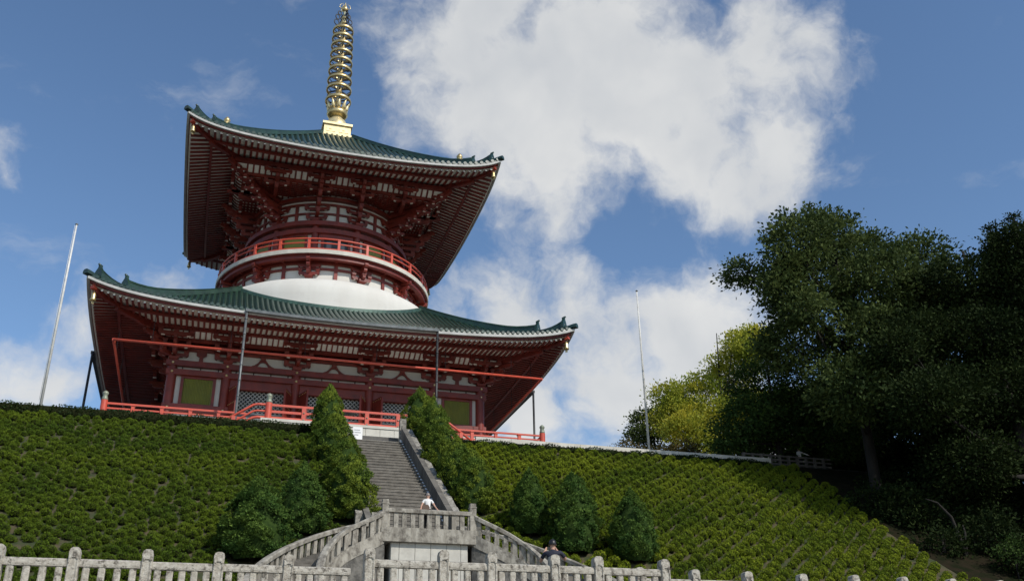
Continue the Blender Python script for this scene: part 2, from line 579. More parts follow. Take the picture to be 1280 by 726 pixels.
def build_ground():
    xs = [-1500, -500, -200, -110, -70, -50, -40, -30, -24, -18, -15] + [-14 + 0.5 * i for i in range(57)] + [15, 18, 22, 26, 30, 35, 40, 50, 65, 90, 200, 500, 1500]
    ys = [-1500, -500, -200, -120, -90, -71.25, -71.2, -69, -66, -63] + [-60 + 0.5 * i for i in range(28)] + [-46 + 1.0 * i for i in range(12)] + [-34, -33.9, -30, -20, 0, 30, 80, 200, 500, 1500]
    mb = MB()
    nx, ny = len(xs), len(ys)
    V = []
    for y in ys:
        for x in xs:
            z = ground_z(x, y)
            if -56 < y < -35 and (abs(x) > 3) and not in_bay(x, y, 0.5):
                z += random.uniform(-0.06, 0.06)
            V.append((x, y, z))
    for j in range(ny - 1):
        for i in range(nx - 1):
            cx, cy = (xs[i] + xs[i + 1]) / 2, (ys[j] + ys[j + 1]) / 2
            m = 0
            if cy > -34:
                m = 4 if abs(cx) < 40 else 1
            elif cy < -71.2:
                m = 3
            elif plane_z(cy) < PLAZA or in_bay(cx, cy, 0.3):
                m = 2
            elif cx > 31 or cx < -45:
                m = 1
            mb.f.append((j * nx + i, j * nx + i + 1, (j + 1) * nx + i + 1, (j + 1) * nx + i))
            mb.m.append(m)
            mb.smooth.append(False)
    mb.v = V
    put('ground', mb, None, ['soil', 'litter', 'paving', 'gravel', 'asphalt'], kind='structure')


build_ground()

# ------------------------------------------------------------------ pagoda


def side_pt(k, u, d, z):
    return ((u, -d, z), (d, u, z), (-u, d, z), (-d, -u, z))[k]


class Roof:
    def __init__(s, E, zm, a, b, rise, fade, inner, pitch, rad, sf, sb, di, drop, fl=2.3):
        s.E, s.zm, s.a, s.b, s.rise, s.fade, s.inner, s.pitch, s.rad = E, zm, a, b, rise, fade, inner, pitch, rad
        s.sf, s.sb, s.di, s.drop, s.fl = sf, sb, di, drop, fl

    def rz(s, t):
        t = min(1.0, abs(t))
        return s.rise * (0.53 * t * t + 0.47 * t ** 8)

    def z(s, d, u):
        q = s.E - d
        return s.zm + s.a * q + s.b * q * q + s.rz(abs(u) / max(d, 0.1)) * max(0.0, 1 - q / s.fade) ** 2

    def g(s, d):
        return max(0.0, 1 - (s.E - d) / (s.fade * 1.7)) ** 1.4

    def zf(s, d, u):      # underside of the flying rafters
        return s.zm - 0.80 + s.sf * (s.E - d) + s.rz(u / s.E) * s.g(d)

    def zb(s, d, u):      # underside of the base rafters
        d1 = s.E - s.fl
        return s.zf(d1, u) - s.drop + s.sb * (d1 - d) + s.rz(u / s.E) * (s.g(d) - s.g(d1))


LOWR = Roof(20.2, 10.3, 0.475, 0.0112, 1.75, 5.0, 8.65, 0.46, 0.13, 0.20, 0.14, 13.2, 0.16)
UPR = Roof(15.1, 30.2, 0.646, 0.011, 1.85, 4.5, 1.8, 0.58, 0.16, 0.30, 0.28, 8.6, 0.18)


def boat(mb, c, ax, L, h, w, white=True):
    """bracket arm with hollowed underside ends; c = centre of its underside"""
    ax = Vector(ax).normalized()
    sd = Vector((ax.y, -ax.x, 0))
    c = Vector(c)
    hl = L / 2
    top = [(-hl, h), (hl, h)]
    right = [(hl, h * 0.55), (hl * 0.93, h * 0.25), (hl * 0.80, h * 0.07), (hl * 0.60, 0)]
    left = [(-u, v) for u, v in reversed(right)]
    poly = [(-hl, h), (hl, h)] + right + left
    n = len(poly)

    def to3(u, v, t):
        return c + ax * u + sd * (t - w / 2) + Vector((0, 0, v))
    vs = [to3(u, v, 0) for u, v in poly] + [to3(u, v, w) for u, v in poly]
    mb.add(vs, [tuple(range(n)), tuple(reversed(range(n, 2 * n)))])
    for i in range(n):
        j = (i + 1) % n
        wh = 1 if white and i in (4, 6) else 0
        mb.add([vs[i], vs[i + n], vs[j + n], vs[j]], [(0, 1, 2, 3)], wh)


def block(mb, c, w, h, rz=0.0):
    """bearing block: square, lower half tapered; c = centre of its underside"""
    cr, sr = math.cos(rz), math.sin(rz)
    vs = []
    for q, z in ((0.68, 0), (1, h * 0.45), (1, h)):
        for dx, dy in ((-1, -1), (1, -1), (1, 1), (-1, 1)):
            x, y = dx * w / 2 * q, dy * w / 2 * q
            vs.append((c[0] + x * cr - y * sr, c[1] + x * sr + y * cr, c[2] + z))
    fs = [(3, 2, 1, 0), (8, 9, 10, 11)]
    for r in (0, 4):
        for i in range(4):
            j = (i + 1) % 4
            fs.append((r + i, r + j, r + j + 4, r + i + 4))
    mb.add(vs, fs)


UNIT_BLOCK = None


def blocks(parent, items, single):
    """items: (centre of underside, width, height, rz)"""
    global UNIT_BLOCK
    if UNIT_BLOCK is None:
        b = MB()
        block(b, (0, 0, 0), 1, 1)
        UNIT_BLOCK = b.mesh('bearing_block', ['red'])
    if single:
        for c, w, h, rz in items:
            put('bearing_block', UNIT_BLOCK, parent, loc=c, rot=(0, 0, rz), scale=(w, w, h))
    else:
        b = MB()
        for c, w, h, rz in items:
            block(b, c, w, h, rz)
        put('bearing_blocks', b, parent, 'red', kind='stuff')


pagoda = thing('pagoda', (0, 0, 1.5), 'large two-tiered red pagoda with green tiled roofs, white dome and golden spire', 'pagoda')
RW = ['red', 'white']


def ridge_run(mb, pts, w, h0, h1):
    pts = [Vector(p) for p in pts]
    n = len(pts)
    V = []
    for i, p in enumerate(pts):
        t = i / (n - 1)
        h = h0 + (h1 - h0) * t ** 2.2
        d = pts[min(n - 1, i + 1)] - pts[max(0, i - 1)]
        d = Vector((d.x, d.y, 0)).normalized()
        sd = Vector((d.y, -d.x, 0))
        for u, v in ((-w, -0.1), (w, -0.1), (w * 0.85, h * 0.72), (w * 0.95, h * 0.75), (w * 0.5, h), (-w * 0.5, h), (-w * 0.95, h * 0.75), (-w * 0.85, h * 0.72)):
            V.append(p + sd * u + Vector((0, 0, v)))
    q = 8
    mb.add(V, [(i * q + k, i * q + (k + 1) % q, (i + 1) * q + (k + 1) % q, (i + 1) * q + k) for i in range(n - 1) for k in range(q)])
    mb.add(V[:q], [tuple(reversed(range(q)))])
    mb.add(V[-q:], [tuple(range(q))])


def build_roof(r, nm):
    E = r.E
    roof = None
    us = np.linspace(-1, 1, 49)
    ds = [E - (E - r.inner) * (i / 14) for i in range(15)]
    for k in range(4):
        mb = MB()
        V = [side_pt(k, u * d, d, r.z(d, u * d)) for d in ds for u in us]
        n = len(us)
        F = [(j * n + i, j * n + i + 1, (j + 1) * n + i + 1, (j + 1) * n + i) for j in range(len(ds) - 1) for i in range(n - 1)]
        mb.add(V, F, 0)
        # edge of the tiles
        V2 = []
        for u in us:
            z = r.z(E, u * E)
            V2 += [side_pt(k, u * E, E, z), side_pt(k, u * (E + 0.02), E + 0.02, z - 0.2), side_pt(k, u * (E - 0.45), E - 0.45, z - 0.2)]
        F2 = []
        for i in range(n - 1):
            F2 += [(3 * i, 3 * i + 1, 3 * i + 4, 3 * i + 3), (3 * i + 1, 3 * i + 2, 3 * i + 5, 3 * i + 4)]
        mb.add(V2, F2, 1)
        slope = put('roof_slope', mb, pagoda, ['tile_flat', 'tile'])
        # rows of round tiles
        cnt = int(2 * E / r.pitch)
        rest = MB()
        for i in range(cnt + 1):
            u = -E + (i + 0.5) * 2 * E / (cnt + 1)
            dmin = max(abs(u), r.inner)
            if nm == 'low':
                dmin = max(dmin, math.sqrt(max(0.0, 12.15 ** 2 - u * u)) - 0.2)
            if E - dmin < 0.25:
                continue
            m = MB() if k == 0 else rest
            nseg = max(2, int((E - dmin) / 0.9))
            V = []
            for j in range(nseg + 1):
                d = E + 0.06 - (E + 0.06 - dmin) * j / nseg
                z = r.z(min(d, E), u)
                for q in range(5):
                    a = math.pi * q / 4
                    V.append(side_pt(k, u + r.rad * math.cos(a), d, z + r.rad * math.sin(a) * 1.15 - 0.01))
            F = [(j * 5 + q, j * 5 + q + 1, (j + 1) * 5 + q + 1, (j + 1) * 5 + q) for j in range(nseg) for q in range(4)]
            m.add(V, F, 0, True)
            # round end tile
            z = r.z(E, u)
            C = [side_pt(k, u + r.rad * 1.12 * math.cos(2 * math.pi * q / 8), E + 0.075, z + 0.01 + r.rad * 1.12 * math.sin(2 * math.pi * q / 8)) for q in range(8)]
            m.add(C, [tuple(range(8))])
            if k == 0:
                put('tile_row', m, slope, 'tile')
        if k:
            put('tile_rows', rest, slope, 'tile', kind='stuff')

        # --- soffit boards, eave board, kioi beam
        soff = MB()
        n = 33
        for zone in (0, 1):
            dd = [E - 0.25, E - 1.2, E - r.fl - 0.2] if zone == 0 else [E - r.fl + 0.1, (E - r.fl + r.di) / 2, r.di - 0.2]
            zz = r.zf if zone == 0 else r.zb
            V = [side_pt(k, t * d, d, zz(d, t * d) + 0.15) for d in dd for t in np.linspace(-1, 1, n)]
            F = [(j * n + i, j * n + i + 1, (j + 1) * n + i + 1, (j + 1) * n + i) for j in range(2) for i in range(n - 1)]
            soff.add(V, F)
        so = put('soffit_boards', soff, pagoda, 'white')
        eb = MB()
        eb.sweep([side_pt(k, t * (E - 0.02), E - 0.02, r.zf(E - 0.02, t * E)) for t in np.linspace(-1, 1, 61)],
                 [(-0.14, 0.39), (0.10, 0.39), (0.10, 0.595), (-0.14, 0.595)])
        put('eave_board', eb, pagoda, 'eave_white')
        eb = MB()
        eb.sweep([side_pt(k, t * (E - 0.30), E - 0.30, r.zf(E - 0.30, t * E)) for t in np.linspace(-1, 1, 61)],
                 [(-0.12, 0.16), (0.12, 0.16), (0.12, 0.42), (-0.12, 0.42)])
        put('eave_fascia', eb, pagoda, 'red')
        kb = MB()
        d1 = E - r.fl
        kb.sweep([side_pt(k, t * d1, d1, r.zf(d1, t * d1)) for t in np.linspace(-1, 1, 41)],
                 [(-0.12, -0.22), (0.12, -0.22), (0.12, 0.02), (-0.12, 0.02)])
        put('eave_beam', kb, pagoda, 'red')
        # --- rafters
        restr = MB()
        for i in range(cnt + 1):
            u = -E + (i + 0.5) * 2 * E / (cnt + 1)
            for zone in (0, 1):
                d0 = E - 0.40 if zone == 0 else E - r.fl - 0.10
                di = max(abs(u) + 0.1, E - r.fl - 0.1) if zone == 0 else max(abs(u) + 0.1, r.di)
                if d0 - di < 0.3:
                    continue
                zz = r.zf if zone == 0 else r.zb
                m = MB() if k == 0 else restr
                w = r.pitch * 0.36
                m.beam(side_pt(k, u, d0, zz(d0, u) + 0.075), side_pt(k, u, di, zz(di, u) + 0.075), w, 0.16, m=0)
                # white painted tip
                p = [side_pt(k, u + a * w / 2, d0 + 0.006, zz(d0, u) + 0.075 + b * 0.08) for a, b in ((-1, -1), (1, -1), (1, 1), (-1, 1))]
                if zone == 0:
                    m.add(p, [(0, 1, 2, 3)], 1)
                if k == 0:
                    put('flying_rafter' if zone == 0 else 'base_rafter', m, so, RW)
        if k:
            put('rafters', restr, so, RW, kind='stuff')
    # --- hips
    for sx in (-1, 1):
        for sy in (-1, 1):
            D = lambda d, z: (sx * d, sy * d, z)
            br = 2.6 if nm == 'low' else 2.3
            en = 0.75
            rid = MB()
            pts = [D(d, r.z(d, d)) for d in np.linspace(r.inner, E - br, 14)]
            w = 0.34
            ridge_run(rid, pts, w, 0.42, 0.98)
            pts2 = [D(d, r.z(d, d)) for d in np.linspace(E - br, E - en, 6)]
            ridge_run(rid, pts2, w, 0.42, 0.90)
            pts3 = [D(d, r.z(min(d, E), d)) for d in np.linspace(E - en, E + 0.22, 5)]
            rid.sweep(pts3, [(-w * .8, -0.1), (w * .8, -0.1), (w * .8, 0.12), (w * 0.4, 0.26), (-w * 0.4, 0.26), (-w * .8, 0.12)])
            ro = put('hip_ridge', rid, pagoda, 'tile')
            dg = Vector((sx, sy, 0)).normalized()
            sd = Vector((-dg.y, dg.x, 0))
            for d, h in ((E - br, 1.25 if nm == 'low' else 1.05), (E - en, 1.15 if nm == 'low' else 1.0)):
                o = MB()
                base = Vector(D(d, r.z(d, d)))
                outl = [(-0.42, -0.1), (0.42, -0.1), (0.46, h * 0.35), (0.30, h * 0.62), (0.18, h * 0.80), (0.10, h * 0.88), (0.09, h * 1.08), (-0.09, h * 1.08), (-0.10, h * 0.88), (-0.18, h * 0.80), (-0.36, h * 0.62), (-0.46, h * 0.35)]
                o.prism(outl, lambda a, b, t: base + sd * a + Vector((0, 0, b)) + dg * (t - 0.05), 0.26)
                o.tube([base + dg * 0.14 + Vector((0, 0, h * 0.4)), base + dg * 0.24 + Vector((0, 0, h * 0.4))], [0.2, 0.12], 8)
                o.tube([base + Vector((0, 0, h * 1.02)) - dg * 0.05, base + Vector((0, 0, h * 1.12)) + dg * 0.3], [0.1, 0.08], 6)
                put('ridge_end_tile', o, ro, 'tile')
            hr = MB()
            pts = [D(d, r.zb(d, d) - 0.05) for d in np.linspace(r.di, E - r.fl + 0.1, 5)]
            hr.sweep(pts, [(-0.2, -0.3), (0.2, -0.3), (0.2, 0.25), (-0.2, 0.25)])
            pts = [D(d, r.zf(min(d, E), min(d, E)) - 0.02) for d in np.linspace(E - r.fl - 0.1, E - 0.62, 6)]
            hr.sweep(pts, [(-0.17, -0.22), (0.17, -0.22), (0.17, 0.22), (-0.17, 0.22)])
            ho = put('hip_rafter', hr, pagoda, 'red')
            tip = MB()
            p = Vector(D(E - 0.62, r.zf(E - 0.5, E)))
            tip.sweep([p, p + dg * 0.34 + Vector((0, 0, 0.06))], [(-0.19, -0.26), (0.19, -0.26), (0.19, 0.22), (-0.19, 0.22)])
            put('rafter_tip', tip, ho, 'rail_red')
            bell = MB()
            c = p + dg * 0.05
            zt = p.z - 0.26
            bell.tube([(c.x, c.y, zt), (c.x, c.y, zt - 0.22)], 0.03, 6)
            bell.lathe([(0.02, zt - 0.2), (0.13, zt - 0.24), (0.17, zt - 0.4), (0.2, zt - 0.75), (0.25, zt - 0.9), (0.2, zt - 0.92), (0.12, zt - 0.5)], (c.x, c.y), 10)
            bell.box((c.x, c.y, zt - 1.06), (0.22, 0.04, 0.22), math.atan2(dg.y, dg.x))
            put('wind_bell', bell, pagoda, 'gold')
            if nm == 'up':
                j = MB()
                d = E - 3.4
                zt = r.z(d, d) + 0.6
                j.lathe([(0.22, zt - 0.1), (0.2, zt + 0.12), (0.12, zt + 0.2), (0.3, zt + 0.42), (0.32, zt + 0.58), (0.2, zt + 0.78), (0.03, zt + 1.0)], (sx * d, sy * d), 12)
                put('ridge_jewel', j, pagoda, 'gold')


build_roof(LOWR, 'low')
build_roof(UPR, 'up')


def ring(r0, r1, z0, z1, n=72, a0=0.0, a1=2 * math.pi, m=0, mb=None):
    mb = mb or MB()
    mb.lathe([(r0, z0), (r1, z0), (r1, z1), (r0, z1)], (0, 0), n, m, a0, a1, False, True)
    return mb


def build_lower_body():
    cols = [-13.4, -9.0, -3.2, 3.2, 9.0, 13.4]
    CD = 13.35
    for k in range(4):
        front = (k == 0)
        for i, u in enumerate(cols):
            if i == 5:
                continue
            m = MB()
            x, y, _ = side_pt(k, u, CD, 0)
            m.lathe([(0.40, 1.5), (0.40, 7.5)], (x, y), 16)
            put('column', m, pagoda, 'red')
        wb = MB()
        wb.beam(side_pt(k, -CD, CD - 0.1, 2.55), side_pt(k, CD, CD - 0.1, 2.55), 0.3, 2.0)
        put('base_wall', wb, pagoda, 'plaster')
        for z0, z1, d, nm in ((3.55, 4.20, 13.72, 'sill_beam'), (6.73, 7.21, 13.74, 'head_beam'), (7.5, 7.96, 13.82, 'plate_beam')):
            spans = [(-d, d)]
            if front and nm == 'sill_beam':
                spans = [(-d, -8.6), (8.6, d)]
            for a, b in spans:
                m = MB()
                e = 0.13 if k % 2 == 0 else -0.85
                m.beam(side_pt(k, a - e * (a == -d), d - 0.35, (z0 + z1) / 2), side_pt(k, b + e * (b == d), d - 0.35, (z0 + z1) / 2), 0.7, z1 - z0)
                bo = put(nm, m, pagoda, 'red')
                if front:
                    for u in cols:
                        if not a - 0.1 <= u <= b + 0.1:
                            continue
                        g = MB()
                        g.tube([side_pt(k, u, d, (z0 + z1) / 2), side_pt(k, u, d + 0.06, (z0 + z1) / 2)], [0.13, 0.06], 8)
                        put('gold_boss', g, bo, 'gold')
        m = MB()
        m.beam(side_pt(k, -13.2, 13.25, 7.355), side_pt(k, 13.2, 13.25, 7.355), 0.2, 0.31)
        st = put('frieze_strip', m, pagoda, 'plaster')
        if front:
            for u in np.arange(-12.6, 12.7, 1.45):
                g = MB()
                g.box(side_pt(k, u, 13.37, 7.36), (0.1, 0.06, 0.26))
                put('frieze_stud', g, st, 'dark_metal')
        m = MB()
        m.beam(side_pt(k, -13.2, 13.2, 8.48), side_pt(k, 13.2, 13.2, 8.48), 0.2, 1.08)
        put('bracket_wall', m, pagoda, 'plaster')
        if not front:
            m = MB()
            m.beam(side_pt(k, -13.2, 13.2, 5.46), side_pt(k, 13.2, 13.2, 5.46), 0.2, 2.54)
            put('wall_panel', m, pagoda, 'plaster')
        # purlins, cove and its ribs
        for d, z0, z1, w in ((13.3, 8.93, 9.2, 0.34), (14.2, 9.5, 9.76, 0.3), (15.3, 10.1, 10.46, 0.34), (13.3, 9.75, 10.9, 0.3)):
            m = MB()
            m.beam(side_pt(k, -d - (0.17 if k % 2 else -0.17), d, (z0 + z1) / 2), side_pt(k, d + (0.17 if k % 2 else -0.17), d, (z0 + z1) / 2), w, z1 - z0)
            put('purlin', m, pagoda, 'red')
        m = MB()
        V = []
        for q in range(6):
            t = q / 5
            V += [side_pt(k, s * (14.25 + t * 0.9), 14.25 + t * 0.9, 9.72 + 0.46 * t ** 1.7 + 0.05) for s in (-1, 1)]
        m.add(V, [(2 * q, 2 * q + 1, 2 * q + 3, 2 * q + 2) for q in range(5)])
        cv = put('cove_board', m, pagoda, 'white')
        rb = MB()
        for u in np.arange(-13.8, 13.9, 0.46):
            mm = MB() if front else rb
            for q in range(4):
                t0, t1 = q / 4, (q + 1) / 4
                mm.beam(side_pt(k, u, 14.25 + t0 * 0.9, 9.70 + 0.46 * t0 ** 1.7), side_pt(k, u, 14.25 + t1 * 0.9, 9.70 + 0.46 * t1 ** 1.7), 0.11, 0.12)
            if front:
                put('cove_rib', mm, cv, 'red')
        if not front:
            put('cove_ribs', rb, cv, 'red', kind='stuff')
        # brackets over the columns
        for i, u in enumerate(cols):
            corner = i in (0, 5)
            t = Vector(side_pt(k, 1, 0, 0))
            o = Vector(side_pt(k, 0, 1, 0))
            B = lambda uu, d, z: side_pt(k, uu, d, z)
            arms = MB()
            boat(arms, B(u, 13.42, 8.32), t, 2.3, 0.32, 0.3)
            boat(arms, B(u, 13.75, 8.32), o, 1.9, 0.32, 0.28, False)
            boat(arms, B(u, 14.22, 8.9), t, 2.5, 0.34, 0.3)
            boat(arms, B(u, 14.3, 8.9), o, 2.3, 0.32, 0.26, False)
            boat(arms, B(u, 15.28, 9.52), t, 2.9, 0.34, 0.3)
            arms.beam(B(u, 13.2, 9.4), B(u, 15.75, 9.36), 0.26, 0.28)
            so = put('bracket_set', arms, pagoda, RW)
            bl = [(B(u, 13.42, 7.96), 0.8, 0.38, 0), (B(u, 14.22, 8.62), 0.42, 0.3, 0)]
            for du in (-0.95, 0, 0.95):
                bl += [(B(u + du, 13.42, 8.62), 0.42, 0.31, 0), (B(u + du * 1.1, 14.22, 9.22), 0.4, 0.29, 0), (B(u + du * 1.3, 15.28, 9.84), 0.4, 0.27, 0)]
            blocks(so, bl, front)
            if i == 0:
                cn = MB()
                dg = (t * -1 + o).normalized()
                c0 = Vector(B(-13.42, 13.42, 0))
                for zz, rr, h in ((8.32, 1.5, 0.32), (8.9, 2.5, 0.34), (9.4, 3.5, 0.36), (9.85, 4.4, 0.36)):
                    p = c0 + dg * (rr / 2 - 0.3)
                    boat(cn, (p.x, p.y, zz), dg, rr + 0.6, h, 0.32, False)
                    q = c0 + dg * (rr - 0.25)
                    block(cn, (q.x, q.y, zz + h), 0.42, 0.28, math.pi / 4)
                put('corner_bracket', cn, pagoda, RW)
        # struts between the brackets
        for i in range(5):
            u = (cols[i] + cols[i + 1]) / 2
            m = MB()
            if 1 <= i <= 3:
                half = [(0.16, 0.84), (0.30, 0.66), (0.46, 0.44), (0.70, 0.24), (0.95, 0.14), (0.95, 0.0), (0.62, 0.0), (0.46, 0.16), (0.34, 0.36), (0.20, 0.50), (0.0, 0.56)]
                outl = [(a, b) for a, b in half] + [(-a, b) for a, b in reversed(half[:-1])] + []
                outl = [(-0.16, 0.84)] + half + [(-a, b) for a, b in reversed(half[1:-1])]
                m.prism(outl, lambda a, b, w: Vector(side_pt(k, u + a, 13.32 + w, 7.965 + b)), 0.16)
                block(m, side_pt(k, u, 13.42, 8.66), 0.42, 0.27)
                put('frog_leg_strut', m, pagoda, 'red')
            else:
                m.prism([(-0.17, 0), (0.17, 0), (0.15, 0.5), (0.42, 0.66), (0.42, 0.96), (-0.42, 0.96), (-0.42, 0.66), (-0.15, 0.5)],
                        lambda a, b, w: Vector(side_pt(k, u + a, 13.32 + w, 7.965 + b)), 0.16)
                put('strut', m, pagoda, 'red')
    # front bays
    for i in range(5):
        a, b = cols[i] + 0.4, cols[i + 1] - 0.4
        if i in (0, 4):
            wp = MB()
            wp.box(((a + b) / 2, -13.2, 5.46), (b - a + 0.3, 0.16, 2.54))
            put('wall_panel', wp, pagoda, 'plaster')
            sgn = 1
            fr = MB()
            x0, x1, z0, z1 = a + 0.5, b - 0.5, 4.22, 6.72
            for p, q in (((x0, z0), (x0, z1)), ((x1, z0), (x1, z1))):
                fr.box((p[0], -13.36, (z0 + z1) / 2), (0.24, 0.2, z1 - z0))
            fr.box(((x0 + x1) / 2, -13.36, z1 - 0.1), (x1 - x0 - 0.24, 0.196, 0.2))
            fr.box(((x0 + x1) / 2, -13.36, z0 + 0.06), (x1 - x0 - 0.24, 0.196, 0.12))
            fo = put('window_frame', fr, pagoda, 'red')
            gl = MB()
            gl.box(((x0 + x1) / 2, -13.30, (z0 + z1) / 2), (x1 - x0 - 0.24, 0.06, z1 - z0 - 0.3))
            xx = x0 + 0.2
            while xx < x1 - 0.15:
                gl.beam((xx, -13.345, z0 + 0.12), (xx, -13.345, z1 - 0.2), 0.075, 0.075, up=(1, 1, 0))
                xx += 0.125
            put('window_bars', gl, fo, 'window_green')
        else:
            li = MB()
            li.box(((a + b) / 2, -13.3, 6.33), (b - a + 0.2, 0.34, 0.80))
            li.box(((a + b) / 2, -13.36, 5.99), (b - a + 0.2, 0.42, 0.16))
            put('door_lintel', li, pagoda, 'red')
            th = MB()
            th.box(((a + b) / 2, -13.3, 1.85), (b - a + 0.2, 0.5, 0.7))
            put('threshold', th, pagoda, 'red')
            inn = MB()
            inn.box(((a + b) / 2, -12.35, 4.0), (b - a + 0.8, 0.06, 4.4))
            put('dark_backing', inn, pagoda, 'interior')  # dark sheet standing in for the unlit room behind the lattice
            la = MB()
            zz0, zz1 = 4.05, 5.95
            h = zz1 - zz0
            p = 0.36
            x = a - h
            while x < b:
                for s in (1, -1):
                    xa, za, xb, zb = x, (zz0 if s > 0 else zz1), x + h, (zz1 if s > 0 else zz0)
                    if xa < a:
                        za += (a - xa) * s
                        xa = a
                    if xb > b:
                        zb -= (xb - b) * s
                        xb = b
                    if xb - xa > 0.05:
                        la.beam((xa, -13.05 - 0.02 * s, za), (xb, -13.05 - 0.02 * s, zb), 0.06, 0.10, up=(0, 1, 0))
                x += p
            la.box(((a + b) / 2, -13.05, zz0 - 0.06), (b - a, 0.1, 0.12))
            put('lattice_screen', la, pagoda, 'lattice', kind='stuff')
            lp = MB()
            lp.box(((a + b) / 2, -13.0, 3.05), (b - a, 0.06, 1.75))
            put('lower_screen_panel', lp, pagoda, 'gutter')
            for s, xx in ((1, a), (-1, b)):
                dr = MB()
                ang = R(68) * s
                L = 1.45
                dx, dy = math.cos(ang) * s * L, -abs(math.sin(ang)) * L
                cx, cy = xx + dx / 2, -13.5 + dy / 2
                rz = math.atan2(dy, dx)
                dr.box((cx, cy, 4.05), (L, 0.10, 3.7), rz)
                for zz in (2.35, 3.3, 4.4, 5.7):
                    dr.box((cx, cy, zz), (L, 0.16, 0.22), rz)
                for e in (-1, 1):
                    dr.box((cx + e * dx * 0.46, cy + e * dy * 0.46, 4.05), (0.14, 0.17, 3.69), rz)
                do = put('door', dr, pagoda, 'red')
                sd = MB()
                for zz in (2.35, 3.3, 4.4, 5.7):
                    for q in range(5):
                        t = -0.4 + 0.2 * q
                        nx, ny = -dy / L, dx / L
                        for e in (-1, 1):
                            c = (cx + dx * t + nx * 0.08 * e, cy + dy * t + ny * 0.08 * e, zz)
                            sd.tube([c, (c[0] + nx * 0.05 * e, c[1] + ny * 0.05 * e, zz)], [0.05, 0.02], 6)
                put('door_studs', sd, do, 'gold', kind='stuff')


build_lower_body()


def rad_pt(a, r, z):
    return (r * math.sin(a), -r * math.cos(a), z)


def build_dome_and_balcony():
    m = MB()
    m.lathe([(12.2, 13.0), (12.2, 16.3), (12.12, 17.0), (11.85, 17.6), (11.45, 18.05), (10.9, 18.4), (10.2, 18.68), (9.3, 18.9), (8.4, 19.0)], (0, 0), 96)
    put('dome', m, pagoda, 'plaster')
    m = MB()
    pts = []
    for i in range(145):
        a = 2 * math.pi * i / 144
        x, y = 12.32 * math.sin(a), -12.32 * math.cos(a)
        d = max(abs(x), abs(y))
        pts.append((x, y, LOWR.z(d, min(abs(x), abs(y)))))
    m.sweep(pts, [(-0.14, -0.2), (0.2, -0.2), (0.2, 0.22), (-0.14, 0.34)])
    put('dome_flashing', m, pagoda, 'copper_flash')
    # drum under the balcony
    m = MB()
    m.lathe([(9.55, 18.5), (9.55, 21.0)], (0, 0), 72)
    put('balcony_drum', m, pagoda, 'plaster')
    put('drum_band', ring(9.4, 9.72, 18.72, 18.96), pagoda, 'red')
    put('drum_band', ring(9.4, 9.72, 19.94, 20.16), pagoda, 'red')
    put('drum_band', ring(9.4, 9.78, 20.5, 21.0), pagoda, 'red')
    put('balcony_soffit', ring(9.5, 10.95, 20.98, 21.06), pagoda, 'red')
    put('balcony_rim', ring(10.25, 10.72, 20.62, 20.975), pagoda, 'red')
    put('balcony_edge', ring(7.9, 11.05, 21.065, 21.48), pagoda, 'podium')
    for i in range(24):
        a = R(15 * i)
        if i % 2 == 0:
            m = MB()
            m.beam(rad_pt(a, 9.7, 20.82), rad_pt(a, 10.3, 20.82), 0.2, 0.24)
            put('joist', m, pagoda, 'red')
            m = MB()
            m.beam(rad_pt(a, 9.64, 18.95), rad_pt(a, 9.64, 19.95), 0.34, 0.16, up=rad_pt(a, 1, 0))
            put('strut', m, pagoda, 'red')
            m = MB()
            m.beam(rad_pt(a, 9.64, 20.15), rad_pt(a, 9.64, 20.5), 0.34, 0.16, up=rad_pt(a, 1, 0))
            put('strut', m, pagoda, 'red')
            continue
        t = Vector((math.cos(a), math.sin(a), 0))
        o = Vector(rad_pt(a, 1, 0))
        arms = MB()
        boat(arms, rad_pt(a, 9.72, 19.3), t, 2.0, 0.32, 0.26)
        boat(arms, rad_pt(a, 9.85, 19.3), o, 1.2, 0.32, 0.3, False)
        boat(arms, rad_pt(a, 9.72, 20.12), t, 2.2, 0.32, 0.26)
        boat(arms, rad_pt(a, 9.98, 19.9), o, 1.5, 0.36, 0.32, False)
        boat(arms, rad_pt(a, 10.1, 20.36), o, 1.7, 0.4, 0.34, False)
        so = put('bracket_set', arms, pagoda, RW)
        bl = [(rad_pt(a, 9.8, 18.92), 0.75, 0.4, a), (rad_pt(a, 10.25, 19.6), 0.4, 0.32, a)]
        bl += [(rad_pt(a + da, 9.76, 19.62), 0.4, 0.33, a) for da in (-0.085, 0, 0.085)]
        blocks(so, bl, math.cos(a) > 0.2)
    # railing
    rl = None
    for z, r_ in ((22.72, 0.085), (22.25, 0.075), (21.62, 0.10)):
        m = MB()
        m.lathe([(10.8 + r_ * math.cos(q * math.pi / 4), z + r_ * math.sin(q * math.pi / 4)) for q in range(8)], (0, 0), 96, closed=True)
        o = put('balcony_rail', m, pagoda, 'rail_red')
        rl = rl or o
    for i in range(24):
        a = R(15 * i)
        m = MB()
        m.box(rad_pt(a, 10.8, 22.08), (0.24, 0.2, 1.2), a)
        m.box(rad_pt(a, 10.8, 22.66), (0.3, 0.26, 0.1), a)
        put('balcony_post', m, rl, 'rail_red')


build_dome_and_balcony()


